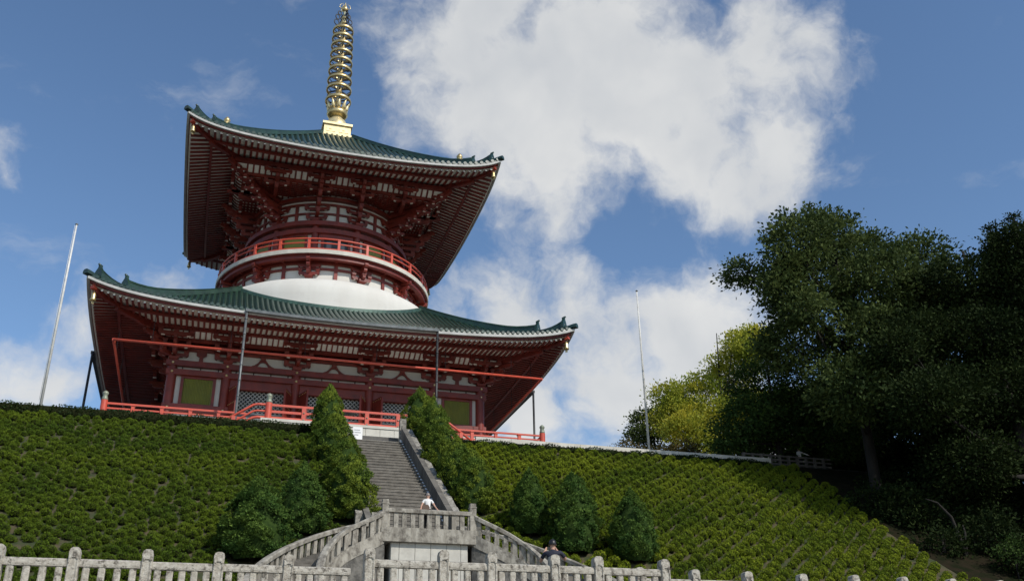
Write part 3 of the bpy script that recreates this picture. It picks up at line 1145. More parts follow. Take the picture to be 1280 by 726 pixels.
def build_upper_body():
    m = MB()
    m.lathe([(7.85, 21.4), (7.85, 30.0)], (0, 0), 72)
    put('round_wall', m, pagoda, 'plaster')
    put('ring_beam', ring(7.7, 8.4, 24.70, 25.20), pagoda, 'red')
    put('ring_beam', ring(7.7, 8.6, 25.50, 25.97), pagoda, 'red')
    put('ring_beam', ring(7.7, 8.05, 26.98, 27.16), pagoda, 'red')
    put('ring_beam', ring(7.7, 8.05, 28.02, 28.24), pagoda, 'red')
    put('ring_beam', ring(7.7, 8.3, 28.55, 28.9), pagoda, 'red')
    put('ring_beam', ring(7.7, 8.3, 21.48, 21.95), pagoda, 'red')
    for i in range(12):
        ac = R(30 * i)
        a = ac + R(15)
        m = MB()
        x, y, _ = rad_pt(a, 8.0, 0)
        m.lathe([(0.36, 21.5), (0.36, 25.5)], (x, y), 14)
        put('column', m, pagoda, 'red')
        # bay centred on ac
        if i % 3 == 0:
            dk = ring(7.8, 7.92, 21.95, 24.1, 6, ac - R(8.5), ac + R(8.5))
            put('dark_doorway', dk, pagoda, 'interior')  # dark sheet on the wall, painted as the unlit doorway
            li = ring(7.8, 8.15, 24.1, 24.7, 8, ac - R(12), ac + R(12))
            put('door_lintel', li, pagoda, 'red')
            for s in (-1, 1):
                p = ring(7.8, 8.05, 21.95, 24.1, 2, ac + s * R(8.6), ac + s * R(10.6)) if s > 0 else ring(7.8, 8.05, 21.95, 24.1, 2, ac - R(10.6), ac - R(8.6))
                put('door_jamb', p, pagoda, 'red')
                g = ring(7.93, 7.97, 22.3, 23.9, 2, ac + (R(3.0) if s > 0 else -R(6.5)), ac + (R(6.5) if s > 0 else -R(3.0)))
                put('door_screen', g, pagoda, 'gutter')
        else:
            w = ring(7.8, 7.95, 22.05, 24.45, 8, ac - R(8.0), ac + R(8.0))
            wo = put('window_bars', w, pagoda, 'window_green')
            for s in (-1, 1):
                p = ring(7.8, 8.08, 21.95, 24.7, 2, ac + (R(8.05) if s > 0 else -R(9.6)), ac + (R(9.6) if s > 0 else -R(8.05)))
                put('window_frame', p, pagoda, 'red')
            p = ring(7.8, 8.06, 24.45, 24.7, 8, ac - R(8.0), ac + R(8.0))
            put('window_frame', p, pagoda, 'red')
        # strut in the middle of each bay
        for z0, z1 in ((25.97, 26.98), (27.16, 28.02)):
            m = MB()
            m.beam(rad_pt(ac, 7.95, z0), rad_pt(ac, 7.95, z1), 0.3, 0.2, up=rad_pt(ac, 1, 0))
            put('strut', m, pagoda, 'red')
        # wall brackets
        t = Vector((math.cos(a), math.sin(a), 0))
        o = Vector(rad_pt(a, 1, 0))
        arms = MB()
        boat(arms, rad_pt(a, 8.02, 26.34), t, 2.1, 0.32, 0.26)
        boat(arms, rad_pt(a, 8.02, 27.4), t, 2.5, 0.32, 0.26)
        so = put('bracket_set', arms, pagoda, RW)
        bl = [(rad_pt(a, 8.15, 25.97), 0.72, 0.38, a)]
        for q in (-1, 0, 1):
            bl += [(rad_pt(a + q * 0.112, 8.05, 26.66), 0.38, 0.32, a), (rad_pt(a + q * 0.135, 8.05, 27.72), 0.38, 0.30, a)]
        blocks(so, bl, math.cos(a) > 0.2)
    # square frame carried by stepped arms
    for k in range(4):
        t = Vector(side_pt(k, 1, 0, 0))
        o = Vector(side_pt(k, 0, 1, 0))
        B = lambda uu, d, z: side_pt(k, uu, d, z)
        e = 0.17 if k % 2 else -0.17
        for d, z0, z1 in ((9.5, 29.28, 29.58), (10.55, 30.05, 30.5), (8.6, 29.9, 31.2)):
            m = MB()
            m.beam(B(-d - e, d, (z0 + z1) / 2), B(d + e, d, (z0 + z1) / 2), 0.34, z1 - z0)
            put('purlin', m, pagoda, 'red')
        m = MB()
        V = []
        for q in range(6):
            s_ = q / 5
            V += [B(s * (9.55 + s_ * 0.9), 9.55 + s_ * 0.9, 29.56 + 0.6 * s_ ** 1.7) for s in (-1, 1)]
        m.add(V, [(2 * q, 2 * q + 1, 2 * q + 3, 2 * q + 2) for q in range(5)])
        cv = put('cove_board', m, pagoda, 'white')
        rb = MB()
        for u in np.arange(-9.28, 9.3, 0.58):
            mm = MB() if k == 0 else rb
            for q in range(4):
                t0, t1 = q / 4, (q + 1) / 4
                mm.beam(B(u, 9.55 + t0 * 0.9, 29.54 + 0.6 * t0 ** 1.7), B(u, 9.55 + t1 * 0.9, 29.54 + 0.6 * t1 ** 1.7), 0.16, 0.14)
            if k == 0:
                put('cove_rib', mm, cv, 'red')
        if k:
            put('cove_ribs', rb, cv, 'red', kind='stuff')
        # lattice ceiling
        m = MB()
        m.add([B(-9.4, 9.4, 29.33), B(9.4, 9.4, 29.33), B(6.0, 6.0, 29.33), B(-6.0, 6.0, 29.33)], [(0, 1, 2, 3)])
        ce = put('lattice_ceiling', m, pagoda, 'white')
        m = MB()
        for d in np.arange(6.6, 9.4, 0.36):
            m.beam(B(-d, d, 29.27), B(d, d, 29.27), 0.17, 0.1)
        for u in np.arange(-9.0, 9.1, 0.58):
            m.beam(B(u, max(abs(u), 6.2), 29.262), B(u, 9.35, 29.262), 0.17, 0.1)
        put('ceiling_bars', m, ce, 'red', kind='stuff')
        for u in (-6.35, -2.1, 2.1, 6.35):
            inner = abs(u) < 3
            arms = MB()
            steps = ((26.45, 8.95), (27.15, 9.5), (27.85, 10.0), (28.5, 10.45)) if inner else ((28.3, 9.6), (28.85, 10.3))
            d0 = 7.7 if inner else 7.6
            for z, d in steps:
                L = d + 0.25 - d0
                boat(arms, B(u, d0 + L / 2, z), o, L, 0.36, 0.34, False)
            arms.beam(B(u, d0, 29.1), B(u, 10.95, 29.02), 0.34, 0.34)
            boat(arms, B(u, 9.5, 28.72), t, 2.5, 0.34, 0.28)
            boat(arms, B(u, 10.55, 29.46), t, 2.7, 0.36, 0.3)
            arms.beam(B(u, 8.3, 28.0), B(u, 11.3, 29.75), 0.3, 0.42) if inner else None
            so = put('bracket_set', arms, pagoda, RW)
            bl = [(B(u, d, z + 0.34), 0.44, 0.32, 0) for z, d in steps]
            for q in (-1, 0, 1):
                bl += [(B(u + q * 1.05, 9.5, 29.05), 0.4, 0.24, 0), (B(u + q * 1.15, 10.55, 29.8), 0.42, 0.26, 0)]
            blocks(so, bl, k == 0)
        # diagonal corner brackets
        dg = (t * -1 + o).normalized()
        cn = MB()
        for z, r_ in ((26.4, 9.4), (26.95, 10.4), (27.5, 11.4), (28.05, 12.5), (28.65, 13.6), (29.2, 14.6)):
            L = r_ - 7.6
            p = dg * (7.6 + L / 2)
            boat(cn, (p.x, p.y, z), dg, L, 0.40, 0.4, False)
            q = dg * (r_ - 0.3)
            block(cn, (q.x, q.y, z + 0.4), 0.5, 0.26, math.pi / 4)
            sd = Vector((-dg.y, dg.x, 0))
            boat(cn, (q.x, q.y, z + 0.12), (1, 0, 0), 1.5, 0.3, 0.26)
            boat(cn, (q.x, q.y, z + 0.121), (0, 1, 0), 1.5, 0.3, 0.26)
        cn.beam(dg * 8.0 + Vector((0, 0, 27.6)), dg * 15.6 + Vector((0, 0, 30.0)), 0.36, 0.5)
        put('corner_bracket', cn, pagoda, RW)


build_upper_body()


def build_spire():
    m = MB()
    m.box((0, 0, 41.6), (3.0, 3.0, 1.5))
    m.box((0, 0, 42.45), (3.35, 3.35, 0.3))
    m.box((0, 0, 40.9), (3.3, 3.3, 0.4))
    base = put('spire_base', m, pagoda, 'gold_pale')
    pn = MB()
    for k in range(4):
        for u in (-0.85, 0.85):
            c = side_pt(k, u * 0.86, 1.51, 41.65)
            pn.box(c, (1.05, 0.06, 0.55) if k % 2 == 0 else (0.06, 1.05, 0.55))
            c = side_pt(k, u * 0.86, 1.55, 41.7)
            pn.box(c, (0.3, 0.06, 0.12) if k % 2 == 0 else (0.06, 0.3, 0.12), m=1)
    put('base_panels', pn, base, ['gold_pale', 'gold'])
    m = MB()
    m.lathe([(1.35, 42.61), (1.32, 43.1), (1.05, 43.7), (0.68, 44.1), (0.62, 44.35)], (0, 0), 24)
    put('inverted_bowl', m, pagoda, 'gold_pale')
    m = MB()
    m.lathe([(0.65, 44.3), (1.05, 44.45), (1.22, 44.75), (1.15, 45.05), (0.8, 45.2), (0.5, 45.3)], (0, 0), 24)
    put('spire_band', m, pagoda, 'gold')
    pt = MB()
    for i in range(10):
        a = 2 * math.pi * i / 10
        pt.tube([rad_pt(a, 0.7, 45.2), rad_pt(a, 1.05, 45.5), rad_pt(a, 1.15, 45.95), rad_pt(a, 1.4, 46.3)], [0.2, 0.24, 0.16, 0.03], 6)
    put('lotus_petals', pt, pagoda, 'gold_pale', kind='stuff')
    m = MB()
    m.lathe([(0.27, 45.1), (0.24, 52), (0.20, 57.4), (0.14, 60.2)], (0, 0), 12)
    put('spire_shaft', m, pagoda, 'bronze')
    zs = [46.65, 48.24, 49.57, 50.95, 52.17, 53.41, 54.66, 55.8, 57.0]
    for i, z in enumerate(zs):
        r_ = 1.44 - 0.030 * i
        m = MB()
        m.lathe([(r_ - 0.10, z - 0.24), (r_ + 0.05, z - 0.20), (r_ + 0.08, z), (r_ + 0.0, z + 0.20), (r_ - 0.10, z + 0.19), (r_ - 0.14, z)], (0, 0), 28, closed=True)
        ro = put('spire_ring', m, pagoda, 'gold')
        s_ = MB()
        for q in range(6):
            a = 2 * math.pi * q / 6
            s_.beam(rad_pt(a, 0.3, z + 0.02), rad_pt(a, r_ - 0.1, z - 0.02), 0.08, 0.2)
            s_.tube([rad_pt(a, r_ - 0.05, z - 0.2), rad_pt(a, r_ + 0.02, z - 0.5), rad_pt(a, r_ - 0.35, z - 0.66)], 0.045, 5)
        put('ring_spokes', s_, ro, 'dark_metal', kind='stuff')
        h = MB()
        h.lathe([(0.22, z - 0.5), (0.36, z - 0.35), (0.36, z + 0.2), (0.22, z + 0.35)], (0, 0), 14)
        put('ring_hub', h, ro, 'gold')
    fl = MB()
    for i in range(4):
        a = 2 * math.pi * i / 4 + 0.35
        for zc, ro_, sz in ((58.0, 0.95, 0.42), (58.85, 0.85, 0.36), (59.55, 0.62, 0.30)):
            pts = []
            for q in range(11):
                b = 2 * math.pi * q / 10
                pts.append(Vector(rad_pt(a, ro_ + sz * 0.75 * math.cos(b), zc + sz * math.sin(b))))
            fl.tube(pts, 0.065, 5, caps=False)
            fl.tube([rad_pt(a, 0.15, zc - 0.25), rad_pt(a, ro_ - sz * 0.6, zc)], 0.06, 5)
    put('water_flame', fl, pagoda, 'dark_metal')
    m = MB()
    for zc, rr in ((58.3, 0.42), (59.1, 0.32)):
        m.lathe([(0.02, zc - rr), (rr * 0.7, zc - rr * 0.7), (rr, zc), (rr * 0.7, zc + rr * 0.7), (0.02, zc + rr)], (0, 0), 14)
    put('spire_ball', m, pagoda, 'gold')
    m = MB()
    m.lathe([(0.1, 60.0), (0.36, 60.2), (0.42, 60.45), (0.3, 60.75), (0.08, 61.1), (0.02, 61.35)], (0, 0), 14)
    jo = put('sacred_jewel', m, pagoda, 'gold')
    m = MB()
    for q in range(5):
        a = 2 * math.pi * q / 5
        m.tube([rad_pt(a, 0.3, 60.3), rad_pt(a, 0.7, 60.5), rad_pt(a, 0.6, 60.95), rad_pt(a, 0.2, 61.3)], [0.05, 0.05, 0.04, 0.02], 5)
    put('jewel_flames', m, jo, 'gold_pale')


build_spire()

# rain gutter, down pipes, fire pipe under the lower eave
def build_pipes():
    g = MB()
    for x in (-8.1, -0.2, 7.7):
        pass
    g.sweep([(-8.15 + 15.9 * i / 20, -20.42, LOWR.z(20.2, 0) - 0.34 + LOWR.rz((-8.15 + 15.9 * i / 20) / 20.2)) for i in range(21)],
            [(-0.16, 0), (0.16, 0), (0.18, 0.22), (-0.18, 0.22)])
    gut = put('rain_gutter', g, pagoda, 'gutter')
    for x in (-8.05, 7.65):
        m = MB()
        m.tube([(x, -20.42, 10.1), (x, -20.42, -3.4)], 0.10, 8)
        for z in np.arange(3, 10, 1.3):
            m.tube([(x, -20.42, z - 0.05), (x, -20.42, z + 0.05)], 0.13, 8)
        put('down_pipe', m, pagoda, 'dark_metal' if x > 0 else 'gutter')
    for sx in (-1, 1):
        g = MB()
        g.beam((sx * 20.42, -8, 10.1), (sx * 20.42, 8, 10.1), 0.34, 0.24)
        put('rain_gutter', g, pagoda, 'dark_metal')
        for y in (-8, 8):
            m = MB()
            m.tube([(sx * 20.42, y, 10.1), (sx * 20.42, y, -3.4)], 0.11, 8)
            put('down_pipe', m, pagoda, 'dark_metal')
    m = MB()
    for k in range(4):
        m.tube([side_pt(k, -17.85, 17.85, 7.7), side_pt(k, 17.85, 17.85, 7.7)], 0.11, 8)
    fp = put('fire_pipe', m, pagoda, 'rail_red')
    for k in range(4):
        for u in (-15, -9, -3, 3, 9, 15):
            m = MB()
            m.tube([side_pt(k, u, 17.8, 7.7), side_pt(k, u, 17.8, LOWR.zb(17.6, u) + 0.1)], 0.025, 5)
            put('pipe_hanger', m, fp, 'dark_metal')


build_pipes()

# ------------------------------------------------------------------ podium and terrace


def finial_profile(z, s=1.0):
    return [(0.15 * s, z), (0.19 * s, z + 0.04 * s), (0.19 * s, z + 0.16 * s), (0.15 * s, z + 0.2 * s), (0.17 * s, z + 0.24 * s), (0.13 * s, z + 0.34 * s),
            (0.18 * s, z + 0.42 * s), (0.19 * s, z + 0.5 * s), (0.14 * s, z + 0.58 * s), (0.03 * s, z + 0.66 * s)]


def build_podium():
    P = 17.75
    pod = thing('podium', (0, 0, -3.45), 'pale stone podium with low red railing carrying the pagoda', 'podium')
    m = MB()
    m.box((0, 0, -0.98), (2 * P, 2 * P, 4.94))
    put('podium_block', m, pod, 'podium')
    m = MB()
    m.box((0, 0, 1.495), (2 * P + 0.3, 2 * P + 0.3, 0.3))
    put('coping', m, pod, 'podium')
    base = 1.64
    runs = [((-P, -P), (-7.2, -P)), ((7.2, -P), (P, -P)), ((P, -P), (P, P)), ((-P, P), (-P, -P)), ((P, P), (-P, P))]
    for a, b in runs:
        L = math.hypot(b[0] - a[0], b[1] - a[1])
        rail = None
        for z, w, h in ((base + 0.86, 0.14, 0.14), (base + 0.48, 0.10, 0.12), (base + 0.08, 0.14, 0.16)):
            m = MB()
            m.beam((a[0], a[1], z), (b[0], b[1], z), w, h)
            o = put('rail', m, pod, 'rail_red')
            rail = rail or o
        n = int(round(L / 2.28))
        for i in range(1, n):
            x, y = a[0] + (b[0] - a[0]) * i / n, a[1] + (b[1] - a[1]) * i / n
            m = MB()
            m.box((x, y, base + 0.40), (0.26, 0.26, 0.80))
            m.box((x, y, base + 0.78), (0.36, 0.36, 0.09))
            put('rail_post', m, rail, 'rail_red')
    for x, y in ((-P, -P), (P, -P), (P, P), (-P, P)):
        m = MB()
        m.lathe([(0.25, base), (0.25, base + 1.08)], (x, y), 14)
        o = put('corner_post', m, pod, 'rail_red')
        f = MB()
        f.lathe(finial_profile(base + 1.06, 1.2), (x, y), 14)
        put('finial', f, o, 'bronze')
    # terrace in front with steps down to both sides
    ter = thing('terrace', (0, -22, -3.45), 'raised pale stone terrace with red railing and steps at both ends', 'terrace')
    T, Y0 = 6.35, -26.2
    m = MB()
    m.box((0, (Y0 - 17.92) / 2, -2.0), (2 * T, -17.92 - Y0, 2.9))
    put('terrace_block', m, ter, 'podium')
    m = MB()
    m.box((0, (Y0 - 17.92) / 2 - 0.06, -0.48), (2 * T + 0.2, -17.92 - Y0 + 0.1, 0.2))
    put('coping', m, ter, 'podium')
    for i in range(12):
        m = MB()
        m.box((-T + 0.55 + i * 1.055, Y0 - 0.02, -2.0), (1.03, 0.06, 2.8))
        put('facing_slab', m, ter, 'podium')
    for i in range(6):
        m = MB()
        m.box((0, -18.1 - 0.32 * i, (1.35 - 0.32 * i - 0.4) / 2), (6.0, 0.33, 1.35 - 0.32 * i + 0.39))
        put('step', m, ter, 'podium')
    yb = Y0 + 0.2
    zb = -0.38
    posts = [-5.95, -3.45, -1.13, 1.13, 3.45, 5.95]
    rail0 = None
    for z, w, h in ((zb + 1.06, 0.15, 0.15), (zb + 0.58, 0.12, 0.17), (zb + 0.08, 0.18, 0.22)):
        m = MB()
        m.beam((posts[0], yb, z), (posts[-1], yb, z), w, h)
        o = put('rail', m, ter, 'rail_red')
        rail0 = rail0 or o
    for x in posts[1:-1]:
        m = MB()
        m.box((x, yb, zb + 0.5), (0.28, 0.26, 1.0))
        po = put('rail_post', m, ter, 'rail_red')
        for z in (0.1, 0.6):
            g = MB()
            g.tube([(x, yb - 0.13, zb + z), (x, yb - 0.2, zb + z)], [0.07, 0.04], 6)
            put('stud', g, po, 'bronze')
    for s in (-1, 1):
        x = 5.95 * s
        m = MB()
        m.lathe([(0.24, zb), (0.24, zb + 1.2)], (x, yb), 14)
        o = put('end_post', m, ter, 'rail_red')
        f = MB()
        f.lathe(finial_profile(zb + 1.18, 1.15), (x, yb), 14)
        put('finial', f, o, 'bronze')
        for z, w, h, dz in ((zb + 1.06, 0.15, 0.15, 0), (zb + 0.58, 0.12, 0.17, 0), (zb + 0.1, 0.18, 0.2, 0)):
            m = MB()
            pts = [(x, yb, z), (s * 6.7, yb, z), (s * 7.0, yb, z - 0.08), (s * 10.3, yb, z - 0.08 - 3.3 * 0.70)]
            m.tube(pts, w * 0.62, 8)
            put('stair_rail', m, ter, 'rail_red')
        for xx in (8.3, 9.6):
            z = zb + 1.0 - (xx - 6.9) * 0.70
            m = MB()
            m.box((s * xx, yb, z - 0.55), (0.26, 0.24, 1.1))
            put('rail_post', m, ter, 'rail_red')
        for i in range(14):
            h = 2.75 - 0.2 * (i + 1)
            m = MB()
            m.box((s * (T + 0.15 + 0.285 * i), Y0 + 1.5, -3.46 + max(h, 0.1) / 2), (0.284, 2.9, max(h, 0.1)))
            put('side_step', m, ter, 'podium')
    # sign at the stair head
    sg = thing('notice_board', (-0.74, -34.5, -4.2), 'small white notice board at the head of the stone stairs', 'sign')
    m = MB()
    m.box((-0.74, -34.5, -3.55), (0.62, 0.05, 0.9))
    put('board', m, sg, 'sign_white')
    for x in (-0.98, -0.5):
        m = MB()
        m.box((x, -34.46, -3.9), (0.05, 0.05, 1.2))
        put('leg', m, sg, 'gutter')
    m = MB()
    for i, (a, b) in enumerate(((-0.22, 0.15), (-0.2, 0.2), (-0.2, 0.05))):
        m.box((-0.74 + (a + b) / 2, -34.53, -3.3 - 0.16 * i), (b - a, 0.006, 0.05))
    put('print', m, sg, 'sign_ink')


build_podium()

# ------------------------------------------------------------------ stairs


def build_main_stair():
    st = thing('stone_stair', (0, -42, -8.7), 'long weathered stone stair climbing from the landing to the pagoda terrace', 'stair')
    n = 32
    z0, z1 = -13.2, -4.3
    y0, y1 = -49.4, -35.4
    dz, dy = (z1 - z0) / n, (y1 - y0) / n
    for i in range(n):
        m = MB()
        zt = z0 + dz * (i + 1)
        yc = y0 + dy * i
        m.box((0, yc + (dy + 0.25) / 2, zt - 0.22), (3.9, dy + 0.25, 0.44))
        m.box((0, yc - 0.012, zt - 0.03), (3.9, 0.03, 0.06))
        put('step', m, st, 'step')
    m = MB()
    m.box((0, -34.9, -4.45), (5.2, 1.3, 0.5))
    put('top_landing', m, st, 'podium')
    for k in (0, 1):
        m = MB()
        m.box((0, -34.2 + 0.4 * k, -4.2 + 0.17 * k), (5.2, 0.42, 0.34))
        put('top_step', m, st, 'podium')
    for s in (-1, 1):
        npan = 11
        for i in range(npan):
            ya, yb = y0 - 0.1 + (y1 + 0.5 - y0) * i / npan, y0 - 0.1 + (y1 + 0.5 - y0) * (i + 1) / npan - 0.03
            za, zb = z0 + (ya - y0) * dz / dy, z0 + (yb - y0) * dz / dy
            m = MB()
            m.prism([(ya, za - 0.5), (yb, zb - 0.5), (yb, zb + 1.0), (ya, za + 1.0)], lambda a, b, w: Vector((s * (1.97 + w), a, b)), 0.30)
            po = put('parapet_panel', m, st, 'parapet')
            if i == 0:
                continue
            c = MB()
            c.prism([(ya, za + 0.3), (yb, zb + 0.3), (yb, zb + 0.86), (yb - 0.15, zb + 0.86), (ya + 0.1, za + 0.95), (ya, za + 0.9)], lambda a, b, w: Vector((s * (2.275 + w), a, b)), 0.36)
            put('coping_stone', c, po, 'stone')
        m = MB()
        m.prism([(y0, z0 + 0.1), (y1 + 0.3, z1 + 0.29), (y1 + 0.3, z1 + 0.39), (y0, z0 + 0.2)], lambda a, b, w: Vector((s * (1.88 + w), a, b)), 0.085)
        put('edge_strip', m, st, 'sign_white')  # narrow white strip along the foot of each parapet
        m = MB()
        m.box((s * 2.12, y1 + 0.72, z1 + 0.9), (0.4, 0.4, 1.9))
        put('head_post', m, st, 'stone')


build_main_stair()

LZ = -13.0      # landing floor


def build_landing():
    la = thing('landing', (0, -51, PLAZA), 'grey stone landing with baluster rail above a pale panelled base between curved stairs', 'landing')
    m = MB()
    m.box((0, (-52.5 - 49.2) / 2, -13.3), (4.3, 3.3, 0.6))
    put('landing_slab', m, la, 'stone_grey')
    m = MB()
    m.box((0.05, -50.7, (PLAZA - 13.6) / 2), (3.4, 3.0, -13.6 - PLAZA))
    put('core', m, la, 'rubble')
    xs = [-1.66, -1.30, -0.60, 0.10, 0.80, 1.45, 1.76]
    zs = [PLAZA, -16.9, -15.6, -14.35, -13.605]
    for i in range(6):
        for j in range(4):
            m = MB()
            m.box(((xs[i] + xs[i + 1]) / 2, -52.22, (zs[j] + zs[j + 1]) / 2), (xs[i + 1] - xs[i] - 0.02, 0.1, zs[j + 1] - zs[j] - 0.02))
            put('stone_panel', m, la, 'stone_block')
    for s in (-1, 1):
        m = MB()
        m.box((0.05 + s * 1.70, -50.7, (PLAZA - 13.62) / 2), (0.06, 3.0, -13.62 - PLAZA))
        put('side_panel', m, la, 'stone_block')
    # front rail
    yr = -52.28
    m = MB()
    m.prism([(-0.15, 0), (0.15, 0), (0.15, 0.14), (0.10, 0.18), (-0.10, 0.18), (-0.15, 0.14)], lambda a, b, w: Vector((-2.12 + w, yr + a, -12.33 + b)), 4.24)
    put('handrail', m, la, 'stone_grey')
    for i in range(11):
        m = MB()
        x = -1.86 + 0.372 * i
        m.box((x, yr, -12.665), (0.2, 0.16, 0.67))
        put('baluster', m, la, 'stone_grey')
    for s in (-1, 1):
        for y in (yr, -49.5):
            m = MB()
            x = s * 1.98
            m.box((x, y, -12.55), (0.28, 0.28, 1.1))
            m.box((x, y, -11.96), (0.32, 0.32, 0.05))
            m.box((x, y, -11.86), (0.26, 0.26, 0.16))
            put('rail_post', m, la, 'stone_grey')


build_landing()


def rail_curve(c, s, n):
    return [Vector((s * p[0], p[1], p[2])) for p in (bez(c, q / n) for q in range(n + 1))]


def at_len(pts, s):
    L = 0
    for a, b in zip(pts[:-1], pts[1:]):
        d = math.hypot(b.x - a.x, b.y - a.y)
        if L + d >= s:
            return a.lerp(b, (s - L) / d), (b - a)
        L += d
    return pts[-1], pts[-1] - pts[-2]


def plan_len(pts):
    return sum(math.hypot(b.x - a.x, b.y - a.y) for a, b in zip(pts[:-1], pts[1:]))


def build_flight(s, label):
    fl = thing('curved_stair', (s * 5, -55, PLAZA), label, 'stair', 'curved stairs either side of the landing')
    n = 30
    inn = rail_curve(IN, s, n)
    out = rail_curve(OUT, s, n)
    # steps
    for i in range(n):
        z = (inn[i + 1].z + out[i + 1].z) / 2 - 0.92
        a, b, c, d = inn[i], out[i], out[i + 1], inn[i + 1]
        m = MB()
        zb = max(PLAZA - 0.05, z - 1.2)
        V = [(p.x, p.y, zz) for zz in (zb, z) for p in (a, b, c, d)]
        m.add(V, [(0, 1, 2, 3), (4, 5, 6, 7), (0, 1, 5, 4), (1, 2, 6, 5), (2, 3, 7, 6), (3, 0, 4, 7)])
        put('step', m, fl, 'step')
    fine_i = rail_curve(IN, s, 40)
    fine_o = rail_curve(OUT, s, 40)
    for pts, nm in ((fine_i, 'inner'), (fine_o, 'outer')):
        m = MB()
        m.sweep(pts, [(-0.15, -0.20), (0.15, -0.20), (0.16, -0.05), (0.10, 0), (-0.10, 0), (-0.16, -0.05)])
        put('handrail', m, fl, 'stone_grey')
        m = MB()
        m.sweep(pts, [(-0.17, -1.42), (0.17, -1.42), (0.17, -0.86), (-0.17, -0.86)])
        put('stringer', m, fl, 'stone_grey')
        L = plan_len(pts)
        t = 0.3
        while t < L - 0.1:
            p, d = at_len(pts, t)
            rz = math.atan2(d.y, d.x)
            m = MB()
            sl = d.z / math.hypot(d.x, d.y)
            V = []
            for du in (-0.1, 0.1):
                for dv in (-0.07, 0.07):
                    x = p.x + du * math.cos(rz) - dv * math.sin(rz)
                    y = p.y + du * math.sin(rz) + dv * math.cos(rz)
                    V += [(x, y, p.z + du * sl - 0.87), (x, y, p.z + du * sl - 0.19)]
            m.add(V, [(0, 1, 3, 2), (4, 6, 7, 5), (0, 4, 5, 1), (2, 3, 7, 6), (0, 2, 6, 4), (1, 5, 7, 3)])
            put('baluster', m, fl, 'stone_grey')
            t += 0.40
        p = pts[-1]
        m = MB()
        m.box((p.x, p.y - 0.15, (PLAZA + p.z + 0.05) / 2), (0.34, 0.34, p.z + 0.05 - PLAZA))
        put('newel', m, fl, 'stone_grey')
    # walls of rough stone under both strings
    for pts, nm, off in ((fine_i, 'rubble_wall', 0.0), (fine_o, 'retaining_wall', 0.0)):
        m = MB()
        V = []
        for i, p in enumerate(pts):
            a, b = pts[max(0, i - 1)], pts[min(40, i + 1)]
            d = Vector((b.x - a.x, b.y - a.y, 0)).normalized()
            sd = Vector((d.y, -d.x, 0)) * 0.13
            for q in (p - sd, p + sd):
                V += [(q.x, q.y, PLAZA - 0.1), (q.x, q.y, max(PLAZA, p.z - 1.40))]
        F = []
        for i in range(40):
            o = 4 * i
            F += [(o, o + 4, o + 5, o + 1), (o + 2, o + 3, o + 7, o + 6), (o + 1, o + 5, o + 7, o + 3)]
        m.add(V, F)
        put(nm, m, fl, 'rubble')


build_flight(-1, 'curved stone stair sweeping down to the left of the landing')
build_flight(1, 'curved stone stair sweeping down to the right of the landing')


# ------------------------------------------------------------------ stone fences
FZ = -17.18


def fence_post_mesh():
    m = MB()
    w, h = 0.25, 1.17
    prof = [(-0.125, 0), (0.125, 0), (0.125, h - 0.10), (0.105, h - 0.03), (0.05, h), (-0.05, h), (-0.105, h - 0.03), (-0.125, h - 0.10)]
    m.prism(prof, lambda a, b, t: Vector((a, t - 0.125, b)), 0.25)
    # sunken panel on the face and carved arch
    m.box((-0.095, -0.135, 0.45), (0.03, 0.02, 0.94))
    m.box((0.095, -0.135, 0.45), (0.03, 0.02, 0.94))
    m.prism([(-0.11, 0.90), (-0.06, 0.90), (-0.05, 0.935), (0.05, 0.935), (0.06, 0.90), (0.11, 0.90), (0.11, 1.02), (0.05, 1.07), (-0.05, 1.07), (-0.11, 1.02)],
            lambda a, b, t: Vector((a, -0.125 - t, b)), 0.03)
    return m.mesh('fence_post', ['stone_pale'])


POST = None
BAL = None


def build_fence(name_label, xs, y, ends=(0, 0)):
    global POST, BAL
    if POST is None:
        POST = fence_post_mesh()
        b = MB()
        b.prism([(-0.078, -0.05), (-0.05, -0.07), (0.05, -0.07), (0.078, -0.05), (0.078, 0.05), (0.05, 0.07), (-0.05, 0.07), (-0.078, 0.05)],
                lambda a, c, t: Vector((a, c, t)), 0.74)
        BAL = b.mesh('baluster', ['stone_pale'])
    cx = (xs[0] + xs[-1]) / 2
    f = thing('stone_fence', (cx, y, FZ - 1.17), name_label, 'fence', 'stone fences along the plaza edge')
    for x in xs:
        put('post', POST, f, loc=(x, y, FZ - 1.17), rot=(0, 0, random.uniform(-0.02, 0.02)), scale=(1, 1, random.uniform(0.99, 1.01)))
    a0, b0 = xs[0] - ends[0], xs[-1] + ends[1]
    edges = list(xs)
    if ends[0]:
        edges = [a0] + edges
    if ends[1]:
        edges = edges + [b0]
    for a, b in zip(edges[:-1], edges[1:]):
        m = MB()
        x0, x1 = a + (0.12 if a in xs else 0), b - (0.12 if b in xs else 0)
        zt = FZ - 0.27 + random.uniform(-0.006, 0.006)
        m.prism([(-0.09, 0), (0.09, 0), (0.10, 0.05), (0.09, 0.15), (0.05, 0.18), (-0.05, 0.18), (-0.09, 0.15), (-0.10, 0.05)],
                lambda u, v, t: Vector((x0 + t, y + u, zt - 0.18 + v)), x1 - x0)
        put('rail', m, f, 'stone_pale')
        m = MB()
        m.box(((x0 + x1) / 2, y, FZ - 1.13), (x1 - x0, 0.3, 0.10))
        put('base_rail', m, f, 'stone_pale')
        n = max(2, int(round((x1 - x0) / 0.31)))
        for i in range(n):
            put('baluster', BAL, f, loc=(x0 + (x1 - x0) * (i + 0.5) / n, y, FZ - 1.09 - 0.08), rot=(0, 0, random.uniform(-0.05, 0.05)))


